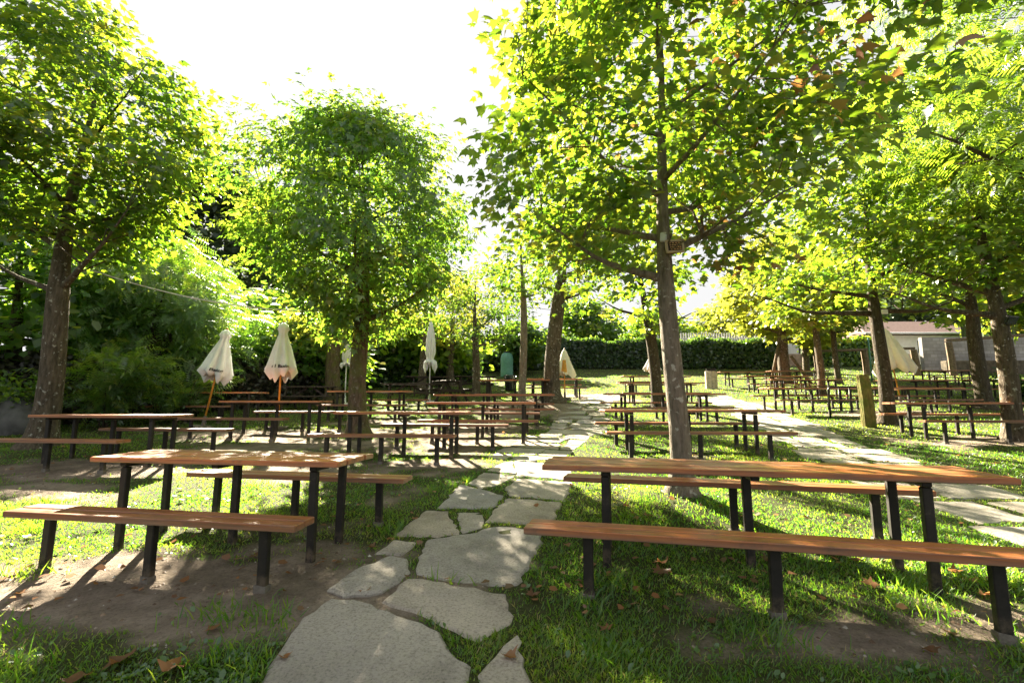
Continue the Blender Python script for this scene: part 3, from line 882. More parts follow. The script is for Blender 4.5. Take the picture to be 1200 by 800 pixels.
    link_mesh('crown', me, M[lm], root)
    return root


P = math.pi
# the four near trees
tree('maple_tree', G(45, 530), 'large maple with forked lichen-spotted trunk behind the far-side bench, near the boulder', H=8.3, r0=.195, zb=3.5, Rr=2.3, first=2.75, leaf='maple', n=12500, size=.14, clumps=200, csize=.5, seed=11, lean=(.2, 0), shift=(-.25, 0), clear=3.3, sides=18,
     limb_list=[(2.75, 3.0, 1.7, .75), (2.8, -.35, 1.9, 1.2), (3.6, 2.7, 2.0, 1.2), (4.0, .6, 2.1, 1.3), (4.4, -1.6, 1.8, 1.2), (4.9, 1.9, 2.0, 1.2), (5.5, -.4, 2.0, 1.2), (6.0, 3.5, 1.9, 1.2), (6.8, 1.2, 1.4, 1.1)], inner=.3, prof=.78)
tree('box_elder_tree', G(420, 511), 'rounded tree standing alone with ivy on its dark trunk, in front of the sun', H=7.2, r0=.20, zb=2.3, Rr=2.4, lean=(-.15, 0), first=2.5, limbs=11, leaf='tri', lm='boxelder', bark='bark_ivy', n=15000, size=.20, clumps=330, csize=.42, seed=23, sides=16, droop=.6, flat=.75, prof=.98, inner=.2)
tree('maple_tree', G(800, 588), 'spreading maple between the two paths with a small framed board on its trunk', H=8.0, r0=.118, zb=2.55, Rr=2.45, first=2.45, leaf='maple', n=20000, size=.116, clumps=240, csize=.48, seed=33, lean=(-.1, 0), shift=(.1, -.1), sides=18, clear=3.7, bark='bark_pale',
     limb_list=[(2.45, 3.0, 1.5, .75), (2.75, -.1, 1.6, .8), (2.95, 2.6, 1.7, .8), (3.3, .7, 1.9, 1.0), (3.5, 3.5, 1.9, 1.1), (3.7, -1.1, 1.7, .9), (3.9, 1.8, 1.9, 1.1), (4.3, 2.9, 2.0, 1.3), (4.6, -.4, 1.9, 1.2), (5.0, -2.0, 1.6, 1.2), (5.6, 1.2, 1.4, 1.2)], brown=.035, yellow=.02, inner=.22, prof=.70)
tree('maple_tree', G(1190, 516), 'lichen-patched maple carrying a black floodlight, at the frame edge beyond the side path', H=8.4, r0=.165, zb=3.2, Rr=2.5, first=2.6, leaf='maple', n=8500, size=.15, clumps=170, csize=.5, seed=44, lean=(-.25, 0), sides=16,
     limb_list=[(2.55, 3.0, 2.2, .6), (2.7, .2, 2.0, 1.0), (3.0, 2.5, 2.0, 1.4), (3.6, -1.4, 2.0, 1.2), (4.2, 1.5, 2.0, 1.3), (4.8, 3.6, 1.9, 1.4), (5.6, .4, 1.6, 1.2)], prof=.75)
# middle distance
tree('slim_tree', G(612, 486), 'slim pale straight-trunked tree left of the thick trunk on the soil mound', H=5.5, r0=.12, zb=3.6, Rr=.85, first=3.4, limbs=6, n=480, size=.17, clumps=16, csize=.45, seed=51, bark='bark_pale', leaf='maple')
tree('linden_tree', G(646, 480), 'thick leaning trunk on a bare soil mound beside the main path', H=7.8, r0=.27, zb=3.4, Rr=1.9, first=3.3, limbs=8, lm='dark', leaf='oval', n=3600, size=.17, clumps=52, csize=.46, seed=52, lean=(.65, 0), bark='bark', shift=(.5, .2))
tree('twin_trunk_maple', G(772, 478), 'leaning maple hidden behind the trunk with the framed board', H=7.0, r0=.2, zb=2.6, Rr=2.2, first=2.7, limbs=8, n=1500, size=.18, clumps=32, csize=.42, seed=53, lean=(-.7, 0), bark='bark_dark')
tree('young_maple', G(557, 464), 'small dark-crowned tree beside the row of picnic tables', H=5.8, r0=.17, zb=2.1, Rr=2.2, first=2.1, limbs=7, lm='dark', leaf='oval', n=3000, size=.19, clumps=55, csize=.45, seed=54, bark='bark', shift=(.5, 0))
tree('yellow_maple', G(495, 458), 'yellow-green tree behind the slim white parasol', H=6.0, r0=.2, zb=2.2, Rr=2.2, first=2.3, limbs=7, lm='yellow', leaf='oval', n=1900, size=.21, clumps=38, csize=.46, seed=55, bark='bark')
tree('yellow_maple', G(528, 452), 'yellow-green tree at the hedge between two picnic tables', H=5.8, r0=.22, zb=2.0, Rr=2.2, first=2.2, limbs=6, lm='yellow', leaf='oval', n=2800, size=.22, clumps=50, csize=.5, seed=56, bark='bark')
tree('plane_tree', G(921, 449), 'thick forked tree with timber props leaning on its trunk', H=8.6, r0=.32, zb=2.7, Rr=3.1, first=2.3, limbs=8, lm='yellow', n=6500, size=.30, clumps=120, csize=.7, seed=57, bark='bark', leaf='maple')
tree('slender_maple', G(963, 464), 'slender orange-barked tree among the far benches', H=6.6, r0=.15, zb=2.8, Rr=2.1, first=2.9, limbs=7, lm='maple', n=3400, size=.22, clumps=65, csize=.55, seed=58, bark='bark', yellow=.12)
tree('slender_maple', G(983, 450), 'thin tree farther back beside the teal post', H=7.0, r0=.15, zb=2.9, Rr=2.2, first=2.8, limbs=6, lm='maple', n=4200, size=.26, clumps=80, csize=.6, seed=59, bark='bark', yellow=.1)
tree('maple_tree', G(1040, 497), 'dark straight-trunked maple behind the mossy post', H=9.0, r0=.165, zb=3.4, Rr=2.9, first=2.9, leaf='maple', n=6500, size=.165, clumps=100, csize=.5, seed=60, bark='bark_dark', yellow=.05,
     limb_list=[(2.85, 3.05, 3.0, .5), (2.95, .05, 2.6, .3), (3.3, 2.4, 2.2, .9), (3.8, -.8, 2.3, 1.1), (4.3, 1.2, 2.2, 1.1), (4.9, 3.5, 2.2, 1.2), (5.6, -1.9, 2.0, 1.2), (6.2, .3, 1.7, 1.2)])
tree('ash_tree', (10.1, 7.2), 'bright green tree with long leaflets overhanging the upper frame corner', H=9.6, r0=.25, zb=4.3, Rr=4.0, first=3.8, limbs=9, leaf='pin', lm='bright', n=5200, size=.42, clumps=190, csize=.6, seed=61, droop=.5, bark='bark_dark', prof=.8)
tree('maple_tree', (15.5, 15.5), 'maple behind the tables at the far side of the beer garden', H=8.6, r0=.22, zb=3.2, Rr=2.9, first=3.0, limbs=8, n=4300, size=.22, clumps=80, csize=.6, seed=62, bark='bark_dark', yellow=.1)
# along the far-left boundary
tree('tree_of_heaven', G(172, 486), 'tree with feathery compound leaves and thick furrowed trunk by the dark hedge', H=5.2, r0=.30, zb=1.4, Rr=2.3, first=2.2, limbs=9, leaf='pin', lm='boxelder', n=2500, size=.5, clumps=90, csize=.55, seed=71, bark='bark_dark', droop=.55)
tree('tree_of_heaven', (-10.9, 14.6), 'feathery-leaved tree behind the first parasol', H=4.5, r0=.2, zb=1.2, Rr=2.2, first=1.8, limbs=8, leaf='pin', lm='boxelder', n=2400, size=.5, clumps=80, csize=.6, seed=72, bark='bark_dark', droop=.5)
tree('ivied_tree', G(390, 474), 'ivy-wrapped dark trunk behind the rounded tree', H=4.7, r0=.28, zb=1.9, Rr=1.5, first=2.1, limbs=6, leaf='oval', lm='yellow', n=2000, size=.19, clumps=45, csize=.5, seed=73, bark='bark_ivy')
tree('hedgerow_tree', (-13.8, 12.8), 'dark leafy tree at the frame edge above the boulder', H=6.6, r0=.22, zb=1.2, Rr=2.8, first=2.0, limbs=7, leaf='tuft', lm='boxelder', n=8000, size=.27, clumps=130, csize=.7, seed=74, bark='bark_dark')
tree('hedgerow_tree', (-14.0, 17.5), 'bushy sunlit tree behind the feathery-leaved ones', H=5.6, r0=.22, zb=1.4, Rr=2.8, first=2.0, limbs=7, leaf='tuft', lm='boxelder', n=8000, size=.30, clumps=130, csize=.75, seed=75, bark='bark_dark')
tree('hedgerow_tree', (-8.6, 18.2), 'dark bushy tree behind the second parasol', H=3.1, r0=.2, zb=.5, Rr=2.2, first=1.0, limbs=7, leaf='tuft', lm='boxelder', n=7500, size=.25, clumps=120, csize=.7, seed=76, bark='bark_dark')
tree('hedgerow_tree', (-11.0, 23), 'tall sunlit bushy tree rising behind the rounded tree', H=5.0, r0=.2, zb=.9, Rr=2.4, first=1.4, limbs=7, leaf='tuft', lm='boxelder', n=5000, size=.34, clumps=110, csize=.8, seed=77, bark='bark_dark')
tree('hedgerow_tree', (-5.2, 25.5), 'sunlit bushy tree above the trimmed hedge', H=3.4, r0=.2, zb=.7, Rr=2.3, first=1.0, limbs=7, leaf='tuft', lm='bright', n=6500, size=.34, clumps=110, csize=.8, seed=78, bark='bark_dark')
tree('far_tree', (-38, 60), 'tall blue-green tree far behind against the pale sky', H=27, r0=.8, zb=4, Rr=8.5, first=5, limbs=9, leaf='tuft', lm='far', n=14000, size=.8, clumps=220, csize=1.7, seed=79, bark='bark_dark')
tree('far_tree', (-50, 58), 'second tall blue-green tree far behind, mostly hidden by the large maple', H=20, r0=.8, zb=3, Rr=8.5, first=5, limbs=9, leaf='tuft', lm='far', n=10000, size=.6, clumps=170, csize=1.2, seed=80, bark='bark_dark')
tree('orchard_tree', (.6, 31.5), 'small round-leaved tree in front of the back hedge near the path end', H=3.4, r0=.14, zb=1.0, Rr=1.7, first=1.8, limbs=7, leaf='tuft', lm='dark', n=4200, size=.30, clumps=80, csize=.6, seed=81, bark='bark_dark')
tree('orchard_tree', (19.5, 31), 'pale yellow-green tree near the end of the back hedge', H=6.5, r0=.22, zb=2.2, Rr=2.6, first=2.2, limbs=7, leaf='tuft', lm='yellow', n=4200, size=.36, clumps=80, csize=.7, seed=82, bark='bark')
tree('far_tree', (14.5, 47), 'pale rounded tree beyond the back hedge, right of the central trunk', H=5.6, r0=.3, zb=1.6, Rr=3.2, first=2, limbs=7, leaf='tuft', lm='bright', n=3600, size=.45, clumps=80, csize=.8, seed=86, bark='bark_dark')
tree('far_tree', (7.5, 45), 'bushy tree beyond the back hedge where the main path ends', H=6.4, r0=.3, zb=1.6, Rr=3.0, first=2, limbs=7, leaf='tuft', lm='dark', n=3600, size=.45, clumps=80, csize=.8, seed=87, bark='bark_dark')
tree('far_tree', (21.5, 48), 'sparse pale tree above the picket fence', H=6.8, r0=.3, zb=2.0, Rr=2.8, first=2.4, limbs=7, leaf='tuft', lm='yellow', n=2600, size=.42, clumps=70, csize=.8, seed=88, bark='bark_dark')
tree('far_tree', (43, 50), 'dark tree behind the tiled roof', H=9.5, r0=.4, zb=2, Rr=5.5, first=3, limbs=7, leaf='tuft', lm='far', n=6500, size=.6, clumps=120, csize=1.2, seed=83, bark='bark_dark')
tree('hedgerow_tree', (23, 20.5), 'leafy tree at the far corner by the pale block wall', H=8.0, r0=.22, zb=3.3, Rr=3.0, first=3.2, limbs=7, leaf='maple', lm='maple', n=4800, size=.32, clumps=90, csize=.75, seed=84, bark='bark_dark', yellow=.12)


# ------------------------------------------------------------------ hedges
def hedge(name, a, b, h, w, label, lm, n, size=.16, core=(.02, .03, .014), seed=1, rough=.12, top=None):
    rs = np.random.default_rng(seed)
    ax, ay = a; bx, by = b
    L_ = math.hypot(bx - ax, by - ay)
    dx, dy = (bx - ax) / L_, (by - ay) / L_
    root = empty(name, (ax, ay, gz(ax, ay))); tag(root, label, 'hedge')
    k = max(2, int(L_ / .5)); rows = []
    mb = MB(); vs = []; fs = []
    prof_ = [(-.5, -.2), (-.52, .5), (-.46, .92), (-.2, 1.0), (.2, 1.0), (.46, .92), (.52, .5), (.5, -.2)]
    for i in range(k + 1):
        s = L_ * i / k
        x, y = ax + dx * s, ay + dy * s
        g = gz(x, y) - gz(ax, ay)
        hh = h * (1 + .06 * math.sin(s * 1.3) + .05 * math.sin(s * 3.1 + 1)) - .1
        for (u, v) in prof_:
            ww = (w - .16) * u
            vs.append((dx * s - dy * ww, dy * s + dx * ww, g + v * hh))
    m = len(prof_)
    for i in range(k):
        for j in range(m - 1):
            fs.append((i * m + j, i * m + j + 1, (i + 1) * m + j + 1, (i + 1) * m + j))
    fs.append(tuple(range(m))); fs.append(tuple(range(k * m + m - 1, k * m - 1, -1)))
    mb.add(vs, fs, True)
    cm = simple(name + '_core', core, .95, 0, .4, 6, .8, 18)
    mb.build('branches', cm, root)
    s = rs.random(n) * L_; side = rs.random(n)
    u = np.where(side < .42, -.5, np.where(side < .66, .5, rs.random(n) - .5))
    v = np.where(side < .66, rs.random(n), 1.0)
    x = ax + dx * s; y = ay + dy * s
    g = ground_z(x, y) - gz(ax, ay)
    hh = h * (1 + .06 * np.sin(s * 1.3) + .05 * np.sin(s * 3.1 + 1))
    jit = rs.normal(0, rough, (n, 3))
    pos = np.stack([dx * s - dy * w * u, dy * s + dx * w * u, g + v * hh], -1) + jit * np.array([1, 1, .6])
    nrm = np.stack([-dy * np.sign(u), dx * np.sign(u), np.zeros(n)], -1); nrm[side >= .66] = (0, 0, 1)
    yd = rs.normal(0, 1, (n, 3)) + np.array([0, 0, .3]); zd = nrm + rs.normal(0, .5, (n, 3))
    me = scatter('foliage', TUFT, TUFT_F, pos, yd, zd, size * (.6 + .7 * rs.random(n)), rs.random(n) * .9)
    link_mesh('foliage', me, M[lm], root)
    return root


hedge('hedge', (4.2, 36.4), (20.6, 36.2), 2.05, 1.4, 'long clipped green hedge closing off the top of the lawn', 'hedge', 16000, .20, seed=3)
hedge('hedge', (-3.0, 33.5), (4.0, 36.2), 2.3, 1.4, 'clipped hedge behind the soil-mound tree and teal tank', 'hedge', 9000, .20, seed=4)
hedge('hedge', (-9.2, 22.5), (-2.2, 27.5), 2.0, 1.3, 'dark clipped hedge behind the picnic tables and slim white parasol', 'hedge', 11000, .17, seed=5)
hedge('hedge', (-17.5, 8.6), (-10.9, 12.9), 1.55, 1.0, 'dry brownish hedge behind the large forked maple', 'dryhedge', 9000, .13, (.018, .016, .012), 6)
hedge('hedge', (-10.8, 13.2), (-7.0, 18.6), 1.7, 1.0, 'dry brownish hedge behind the two lettered parasols', 'dryhedge', 8000, .13, (.018, .016, .012), 7)
hedge('ivy_hedge', (24, 38.8), (29.5, 37.6), 2.2, .8, 'bright ivy-covered screen beside the round mirror', 'bright', 3500, .24, (.03, .05, .015), 8)
hedge('ivy_hedge', (36, 36.3), (48, 35), 3.9, 2.2, 'bright green bank of ivy above the pale block wall', 'bright', 7000, .30, (.03, .05, .015), 9)


def shrub(base, label, n=1400, h=1.4, r=.8, leaf='pin', lm='dark', size=.4, seed=1, stems=9, name='shrub'):
    rs = np.random.default_rng(seed); random.seed(seed)
    x, y = base
    root = empty(name, (x, y, gz(x, y))); tag(root, label, 'shrub')
    mb = MB(); tips = []
    for i in range(stems):
        a = rs.random() * 6.283; q = r * (.3 + .7 * rs.random()); hh = h * (.5 + .5 * rs.random())
        p = [(0.04 * math.cos(a), .04 * math.sin(a), -.05), (q * .35 * math.cos(a), q * .35 * math.sin(a), hh * .6), (q * math.cos(a), q * math.sin(a), hh)]
        mb.tube(p, [.02, .014, .005], 5); tips += [np.array(p[1]), np.array(p[2]), (np.array(p[1]) + np.array(p[2])) / 2, np.array(p[1]) * .6]
    mb.build('stems', M['bark_dark'], root)
    T_ = np.array(tips)[rs.integers(0, len(tips), n)]
    pos = T_ + rs.normal(0, .16, (n, 3)) * np.array([1, 1, .8]); pos[:, 2] = np.maximum(pos[:, 2], .05)
    out = pos * np.array([1, 1, 0]); out /= np.linalg.norm(out, axis=1, keepdims=True) + .1
    yd = out + rs.normal(0, .5, (n, 3)); yd[:, 2] += .1
    zd = np.array([[0, 0, 1.]]) + rs.normal(0, .4, (n, 3))
    T, F = LEAF[leaf]
    me = scatter('foliage', T, F, pos, yd, zd, size * (.6 + .6 * rs.random(n)), rs.random(n) * .9)
    link_mesh('foliage', me, M[lm], root)


shrub((-9.6, 11.2), 'fern-like shrub with arching leaves right of the forked maple', 500, 2.0, 1.1, size=.5, seed=1)
shrub((-8.5, 12.3), 'low feathery shrub between the forked maple and first parasol', 420, 1.5, 1.0, size=.45, seed=2)
shrub((-11.2, 10.6), 'dark shrub directly behind the forked maple', 1200, 1.3, 1.0, 'oval', 'dark', .17, 3)
shrub(G(1208, 470), 'low leafy shrub by the dark bank at the frame edge', 900, 1.1, .9, 'oval', 'hedge', .22, 5)

# ------------------------------------------------------------------ tables and benches


def planks_obj(name, L_, W, th, nb, parent, z, gap=.006):
    """Boards side by side: rounded edges, slightly uneven heights and ends."""
    mb = MB(); bw = (W - gap * (nb - 1)) / nb
    for i in range(nb):
        yc = -W / 2 + bw / 2 + i * (bw + gap)
        e = random.uniform(-.012, .012)
        mb.box((e, yc, z - th / 2 + random.uniform(-.002, .002)), (L_ + random.uniform(-.02, .01), bw, th), bev=.005)
    o = mb.build(name, M['plank'], parent)
    me = o.data
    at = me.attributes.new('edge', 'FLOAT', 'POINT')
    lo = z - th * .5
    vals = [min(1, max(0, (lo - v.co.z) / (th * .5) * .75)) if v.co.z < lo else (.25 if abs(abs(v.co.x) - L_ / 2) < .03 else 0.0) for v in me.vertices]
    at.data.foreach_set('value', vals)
    bd = me.attributes.new('board', 'FLOAT', 'POINT'); bd.data.foreach_set('value', [v for i in range(nb) for v in [random.random()] * 32])
    return o


def leg_obj(x, y, top, sx, sy, parent, foot=True, tilt=0.0):
    mb = MB(); d = .28
    mb.box((0, 0, (top - d) / 2 - .0), (sx, sy, top + d), bev=.006)
    o = mb.build('leg', M['legs'], parent)
    o.location = (x, y, 0); o.rotation_euler = (random.uniform(-.012, .012), random.uniform(-.012, .012), random.uniform(-.06, .06))
    if foot:
        f = MB(); f.box((0, 0, -.09), (sx + .018, sy + .018, .25), taper=.05, jit=.006)
        f.build('footing', M['concrete'], o)
    return o


def make_table(L_, legx, W=.62, H=.745, sets=None):
    t = empty('beer_table', (0, 0, 0))
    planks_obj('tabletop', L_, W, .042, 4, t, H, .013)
    for x in (-legx, 0, legx):
        mb = MB(); mb.box((x, 0, H - .042 - .0205), (.06, W * .78, .04), bev=.004)
        mb.build('crossbar', M['legs'], t)
    for x in (-legx, legx):
        for y in (-.21, .21): leg_obj(x, y, H - .086, .062, .05, t, foot=False)
    leg_obj(0, .02, H - .086, .062, .05, t, foot=False)
    return t


def make_bench(L_, legx, W=.245, H=.455):
    t = empty('beer_bench', (0, 0, 0))
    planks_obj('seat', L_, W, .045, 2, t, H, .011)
    for x in (-legx, 0, legx): leg_obj(x, 0, H - .049, .066, .05, t)
    return t


random.seed(3)
PROTO = {}


def put(kind, x, y, rz, label, group):
    """Table or bench set into the ground; the first of a kind is the original, the others are copies."""
    if kind not in PROTO:
        k, L_, lx = kind
        o = make_table(L_, lx) if k == 't' else make_bench(L_, lx)
        PROTO[kind] = o; src = o
    else:
        o = copy_tree(PROTO[kind])
    o.location = (x, y, gz(x, y)); o.rotation_euler = (0, 0, R(rz))
    o['label'] = label; o['category'] = 'table' if kind[0] == 't' else 'bench'; o['group'] = group
    return o


TS, BS = ('t', 2.25, .87), ('b', 2.36, .90)
TL, BL = ('t', 3.08, 1.06), ('b', 3.05, 1.12)
GT, GB = 'long plank beer tables set in the lawn', 'plank benches along the beer tables'


def beer_set(x, y, rz, long, where, benches='fb', off=.70, bx=(0, 0)):
    t, b = (TL, BL) if long else (TS, BS)
    put(t, x, y, rz, 'brown plank table ' + where, GT)
    c, s = math.cos(R(rz)), math.sin(R(rz))
    if 'f' in benches: put(b, x + s * off + c * bx[0], y - c * off + s * bx[0], rz - 1, 'near bench of the table ' + where, GB)
    if 'b' in benches: put(b, x - s * off + c * bx[1], y + c * off + s * bx[1], rz - 1.5, 'far bench of the table ' + where, GB)


# column left of the main path
beer_set(-2.39, 4.16, -9, False, 'nearest to us left of the main path', off=.70, bx=(-.06, .12))
beer_set(-1.85, 8.15, -5, False, 'second from us left of the main path', off=.66, bx=(-.15, .55))
beer_set(-.62, 9.95, -5, False, 'in front of the slim pale trunk', off=.66)
beer_set(-.45, 12.2, -5, True, 'behind the slim pale trunk', off=.68)
beer_set(.1, 15.0, -6, False, 'ending at the thick trunk on the soil mound', off=.68, benches='f')
beer_set(1.75, 19.2, 0, False, 'beside the small cream parasol with orange print', off=.70)
# outer left column
beer_set(-6.35, 7.55, -5, False, 'in front of the large forked maple', off=.66, bx=(-.3, .35))
beer_set(-5.15, 10.35, -5, False, 'in front of the two lettered parasols', off=.66, bx=(-.55, .25))
beer_set(-7.9, 12.9, -3, False, 'in shade behind the first lettered parasol', off=.66, bx=(-.5, 0), benches='f')
beer_set(-3.95, 13.2, -2, False, 'behind the ivy-trunked rounded tree', off=.68, bx=(0, .3))
# between the two paths
beer_set(1.80, 3.70, -12.5, True, 'nearest to us between the two paths', off=.735, bx=(-.05, .05))
beer_set(3.14, 8.42, -1.5, True, 'second from us between the two paths', off=.62, bx=(-.05, -.05))
beer_set(4.0, 12.5, 0, True, 'third from us between the two paths', off=.62)
beer_set(5.4, 17.2, 0, True, 'fourth from us between the two paths', off=.68, benches='f')
beer_set(6.4, 21.0, 4, True, 'fifth and farthest between the two paths', off=.70)
# beyond the side path
beer_set(9.6, 9.9, -6, True, 'nearest beyond the side path', off=.66, bx=(.1, .2))
beer_set(12.3, 14.6, 3, True, 'behind the mossy post beyond the side path', off=.68)
beer_set(9.3, 14.6, 3, True, 'left of the black tubular barrier beyond the side path', off=.68)
beer_set(11.8, 18.9, 0, True, 'by the slender orange-barked tree', off=.70)
beer_set(11.9, 21.3, 0, True, 'in the fourth row beyond the side path', off=.70, benches='f')
beer_set(12.15, 24.2, 0, True, 'in front of the thick propped tree', off=.70, benches='f')
beer_set(16.0, 18.6, 2, True, 'in front of the leaning cream parasol', off=.70)
beer_set(19.4, 18.9, 3, True, 'between the leaning parasol and the lichened maple', off=.70)
beer_set(15.2, 25.0, 0, True, 'in the far row before the timber fence', off=.70, benches='f')
beer_set(23.3, 25.2, 0, True, 'in the far row below the pale block wall', off=.70)


# A-frame picnic tables
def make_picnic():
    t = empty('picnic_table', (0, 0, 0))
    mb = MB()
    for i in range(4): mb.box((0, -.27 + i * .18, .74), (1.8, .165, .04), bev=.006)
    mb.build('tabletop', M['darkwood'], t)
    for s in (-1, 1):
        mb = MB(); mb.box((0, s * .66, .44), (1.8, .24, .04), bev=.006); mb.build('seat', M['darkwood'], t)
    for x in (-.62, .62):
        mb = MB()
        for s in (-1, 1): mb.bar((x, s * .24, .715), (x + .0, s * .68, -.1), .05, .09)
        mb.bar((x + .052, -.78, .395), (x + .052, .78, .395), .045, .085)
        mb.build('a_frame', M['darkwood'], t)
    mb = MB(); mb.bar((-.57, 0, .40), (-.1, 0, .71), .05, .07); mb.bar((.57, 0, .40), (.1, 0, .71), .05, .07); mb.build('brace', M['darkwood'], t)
    return t


pic = make_picnic(); first = True
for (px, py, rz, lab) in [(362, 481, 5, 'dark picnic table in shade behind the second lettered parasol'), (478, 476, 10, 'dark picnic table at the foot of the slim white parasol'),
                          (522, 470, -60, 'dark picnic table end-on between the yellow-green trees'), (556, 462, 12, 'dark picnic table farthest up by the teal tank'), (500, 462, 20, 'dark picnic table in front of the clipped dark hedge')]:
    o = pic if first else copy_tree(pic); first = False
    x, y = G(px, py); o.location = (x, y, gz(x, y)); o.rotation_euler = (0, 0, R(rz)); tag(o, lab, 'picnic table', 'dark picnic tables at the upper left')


# ------------------------------------------------------------------ closed parasols
def parasol(x, y, label, h=2.4, cl=1.15, prof_=None, pole='orange_pole', cloth='cloth', lean=(0, 0), seed=1, base=True, folds=8, amp=.22, text=None, logo=None, pole_r=.022, cap=True):
    rs = np.random.default_rng(seed)
    root = empty('parasol', (x, y, gz(x, y))); tag(root, label, 'parasol', 'closed parasols')
    root.rotation_euler = (lean[1], lean[0], 0)
    mb = MB(); mb.tube([(0, 0, -.15), (0, 0, h - .03)], pole_r, 10); mb.build('pole', M[pole], root)
    prof_ = prof_ or [(0, .02), (.05, .10), (.13, .135), (.17, .10), (.22, .095), (.5, .20), (.8, .30), (.92, .345), (1.0, .22)]
    nseg = folds * 8
    vs = []; fs = []
    ph = rs.random(folds) * .5
    def rad(t, a, r):
        w = math.cos(a * folds / 1.0)
        k = amp * min(1, t * 2.2)
        return r * (1 - k + k * abs(math.cos(a * folds / 2)) ** 1.3 * 1.6 + .05 * math.sin(a * 3 + seed))
    for i, (t, r) in enumerate(prof_):
        for k in range(nseg):
            a = 2 * math.pi * k / nseg
            rr = rad(t, a, r)
            drop = 0
            if i == len(prof_) - 1: drop = -.05 * cl * math.cos(a * folds) - .09 * math.sin(a * 2 + seed) * cl
            if i == len(prof_) - 2: drop = -.05 * cl * math.sin(a * 2 + seed)
            vs.append((math.cos(a) * rr, math.sin(a) * rr, h - t * cl + drop))
    n = nseg
    for i in range(len(prof_) - 1):
        for k in range(n):
            j = (k + 1) % n
            fs.append((i * n + k, (i + 1) * n + k, (i + 1) * n + j, i * n + j))
    fs.append(tuple(range(n)))
    mb = MB(); mb.add(vs, fs, True)
    can = mb.build('canopy', M[cloth], root)
    if cap:
        mb = MB(); mb.tube([(0, 0, h - .05), (0, 0, h + .02), (0, 0, h + .05)], [.016, .022, .01], 8); mb.build('finial', M[pole], root)
    ts = [p[0] for p in prof_]; rsd = [p[1] for p in prof_]
    face = math.atan2(-y, -x)          # the side turned to the open lawn
    def on_cloth(a, z):
        a = a + math.pi / 2 + face
        t = (h - z) / cl
        r = rad(t, a, float(np.interp(t, ts, rsd))) * 1.0 + .012
        return (math.cos(a) * r, math.sin(a) * r, z)
    if text:
        cu = bpy.data.curves.new('lettering', 'FONT'); cu.body = text; cu.size = .10; cu.align_x = 'CENTER'; cu.offset = .003
        to = bpy.data.objects.new('lettering', cu); COL.objects.link(to)
        dg = bpy.context.evaluated_depsgraph_get()
        me = bpy.data.meshes.new_from_object(to.evaluated_get(dg))
        bpy.data.objects.remove(to)
        r0 = .30
        for v in me.vertices: v.co = on_cloth(-math.pi / 2 - .08 + v.co.x / r0, h - .86 * cl + v.co.y)
        link_mesh('lettering', me, M['black_print'], can)
    if logo:
        mb = MB()
        for (z0, z1, a0, a1) in logo:
            m_ = 8; vs = []; fs = []
            for i in range(m_ + 1):
                for j in range(m_ + 1):
                    vs.append(on_cloth(-math.pi / 2 + a0 + (a1 - a0) * i / m_, h - cl * (z0 + (z1 - z0) * j / m_)))
            for i in range(m_):
                for j in range(m_): fs.append((i * (m_ + 1) + j, i * (m_ + 1) + j + 1, (i + 1) * (m_ + 1) + j + 1, (i + 1) * (m_ + 1) + j))
            mb.add(vs, fs, True)
        mb.build('emblem', M['orange_print'], can)
    if base:
        mb = MB(); mb.tube([(0, 0, -.02), (0, 0, .05), (0, 0, .06), (0, 0, .3)], [.24, .24, .05, .035], 14, smooth=False); mb.build('base', M['white_metal'] if pole == 'white_metal' else M['concrete'], root)
    return root


def at_depth(px, y): return (px - 600) / FPX * (y * math.cos(PITCH)) * 1.0


parasol(at_depth(240, 11.4), 11.4, 'closed white parasol leaning on its orange pole, left of its upright twin', 2.42, 1.2, lean=(.17, 0), seed=2, text='Basing', amp=.26)
parasol(at_depth(327, 11.3), 11.3, 'closed white parasol with dark lettering, upright on an orange pole', 2.55, 1.3, lean=(.0, 0), seed=5, text='su l Basing', amp=.22)
SLIM = [(0, .02), (.04, .06), (.2, .11), (.45, .15), (.7, .17), (.8, .12), (.83, .11), (.88, .20), (.95, .23), (1, .15)]
parasol(at_depth(404, 16.8), 16.8, 'small white parasol glimpsed between the ivied trunks', 2.25, .9, SLIM, 'white_metal', seed=7)
parasol(at_depth(503, 17.6), 17.6, 'slim white parasol tied shut on a white pole above the picnic tables', 3.05, 1.75, SLIM, 'white_metal', seed=8, amp=.3)
CONE = [(0, .03), (.08, .09), (.4, .20), (.7, .31), (.95, .41), (1, .36)]
parasol(at_depth(662, 18.3), 18.3, 'small cream closed parasol with orange print beside the thick trunk', 1.95, 1.02, CONE, 'orange_pole', 'cream', seed=9, amp=.18, logo=[(.42, .9, -.35, .25)])
parasol(at_depth(1056, 17.0), 17.0, 'large cream parasol leaning beside the dark trunk, orange print along its lower half', 2.75, 1.55, [(0, .04), (.08, .12), (.4, .30), (.7, .45), (.95, .60), (1, .5)], 'orange_pole', 'cream', lean=(-.13, 0), seed=10, amp=.18, logo=[(.46, .6, -.75, -.35), (.6, .78, -.9, -.2), (.78, .92, -.7, -.25)])
parasol(at_depth(766, 22.5), 22.5, 'white parasol almost hidden behind the leaning maple', 1.7, .8, CONE, 'orange_pole', 'cloth', seed=11)

# ------------------------------------------------------------------ trunk fittings, cables
T3 = G(800, 588); T3z = gz(*T3)


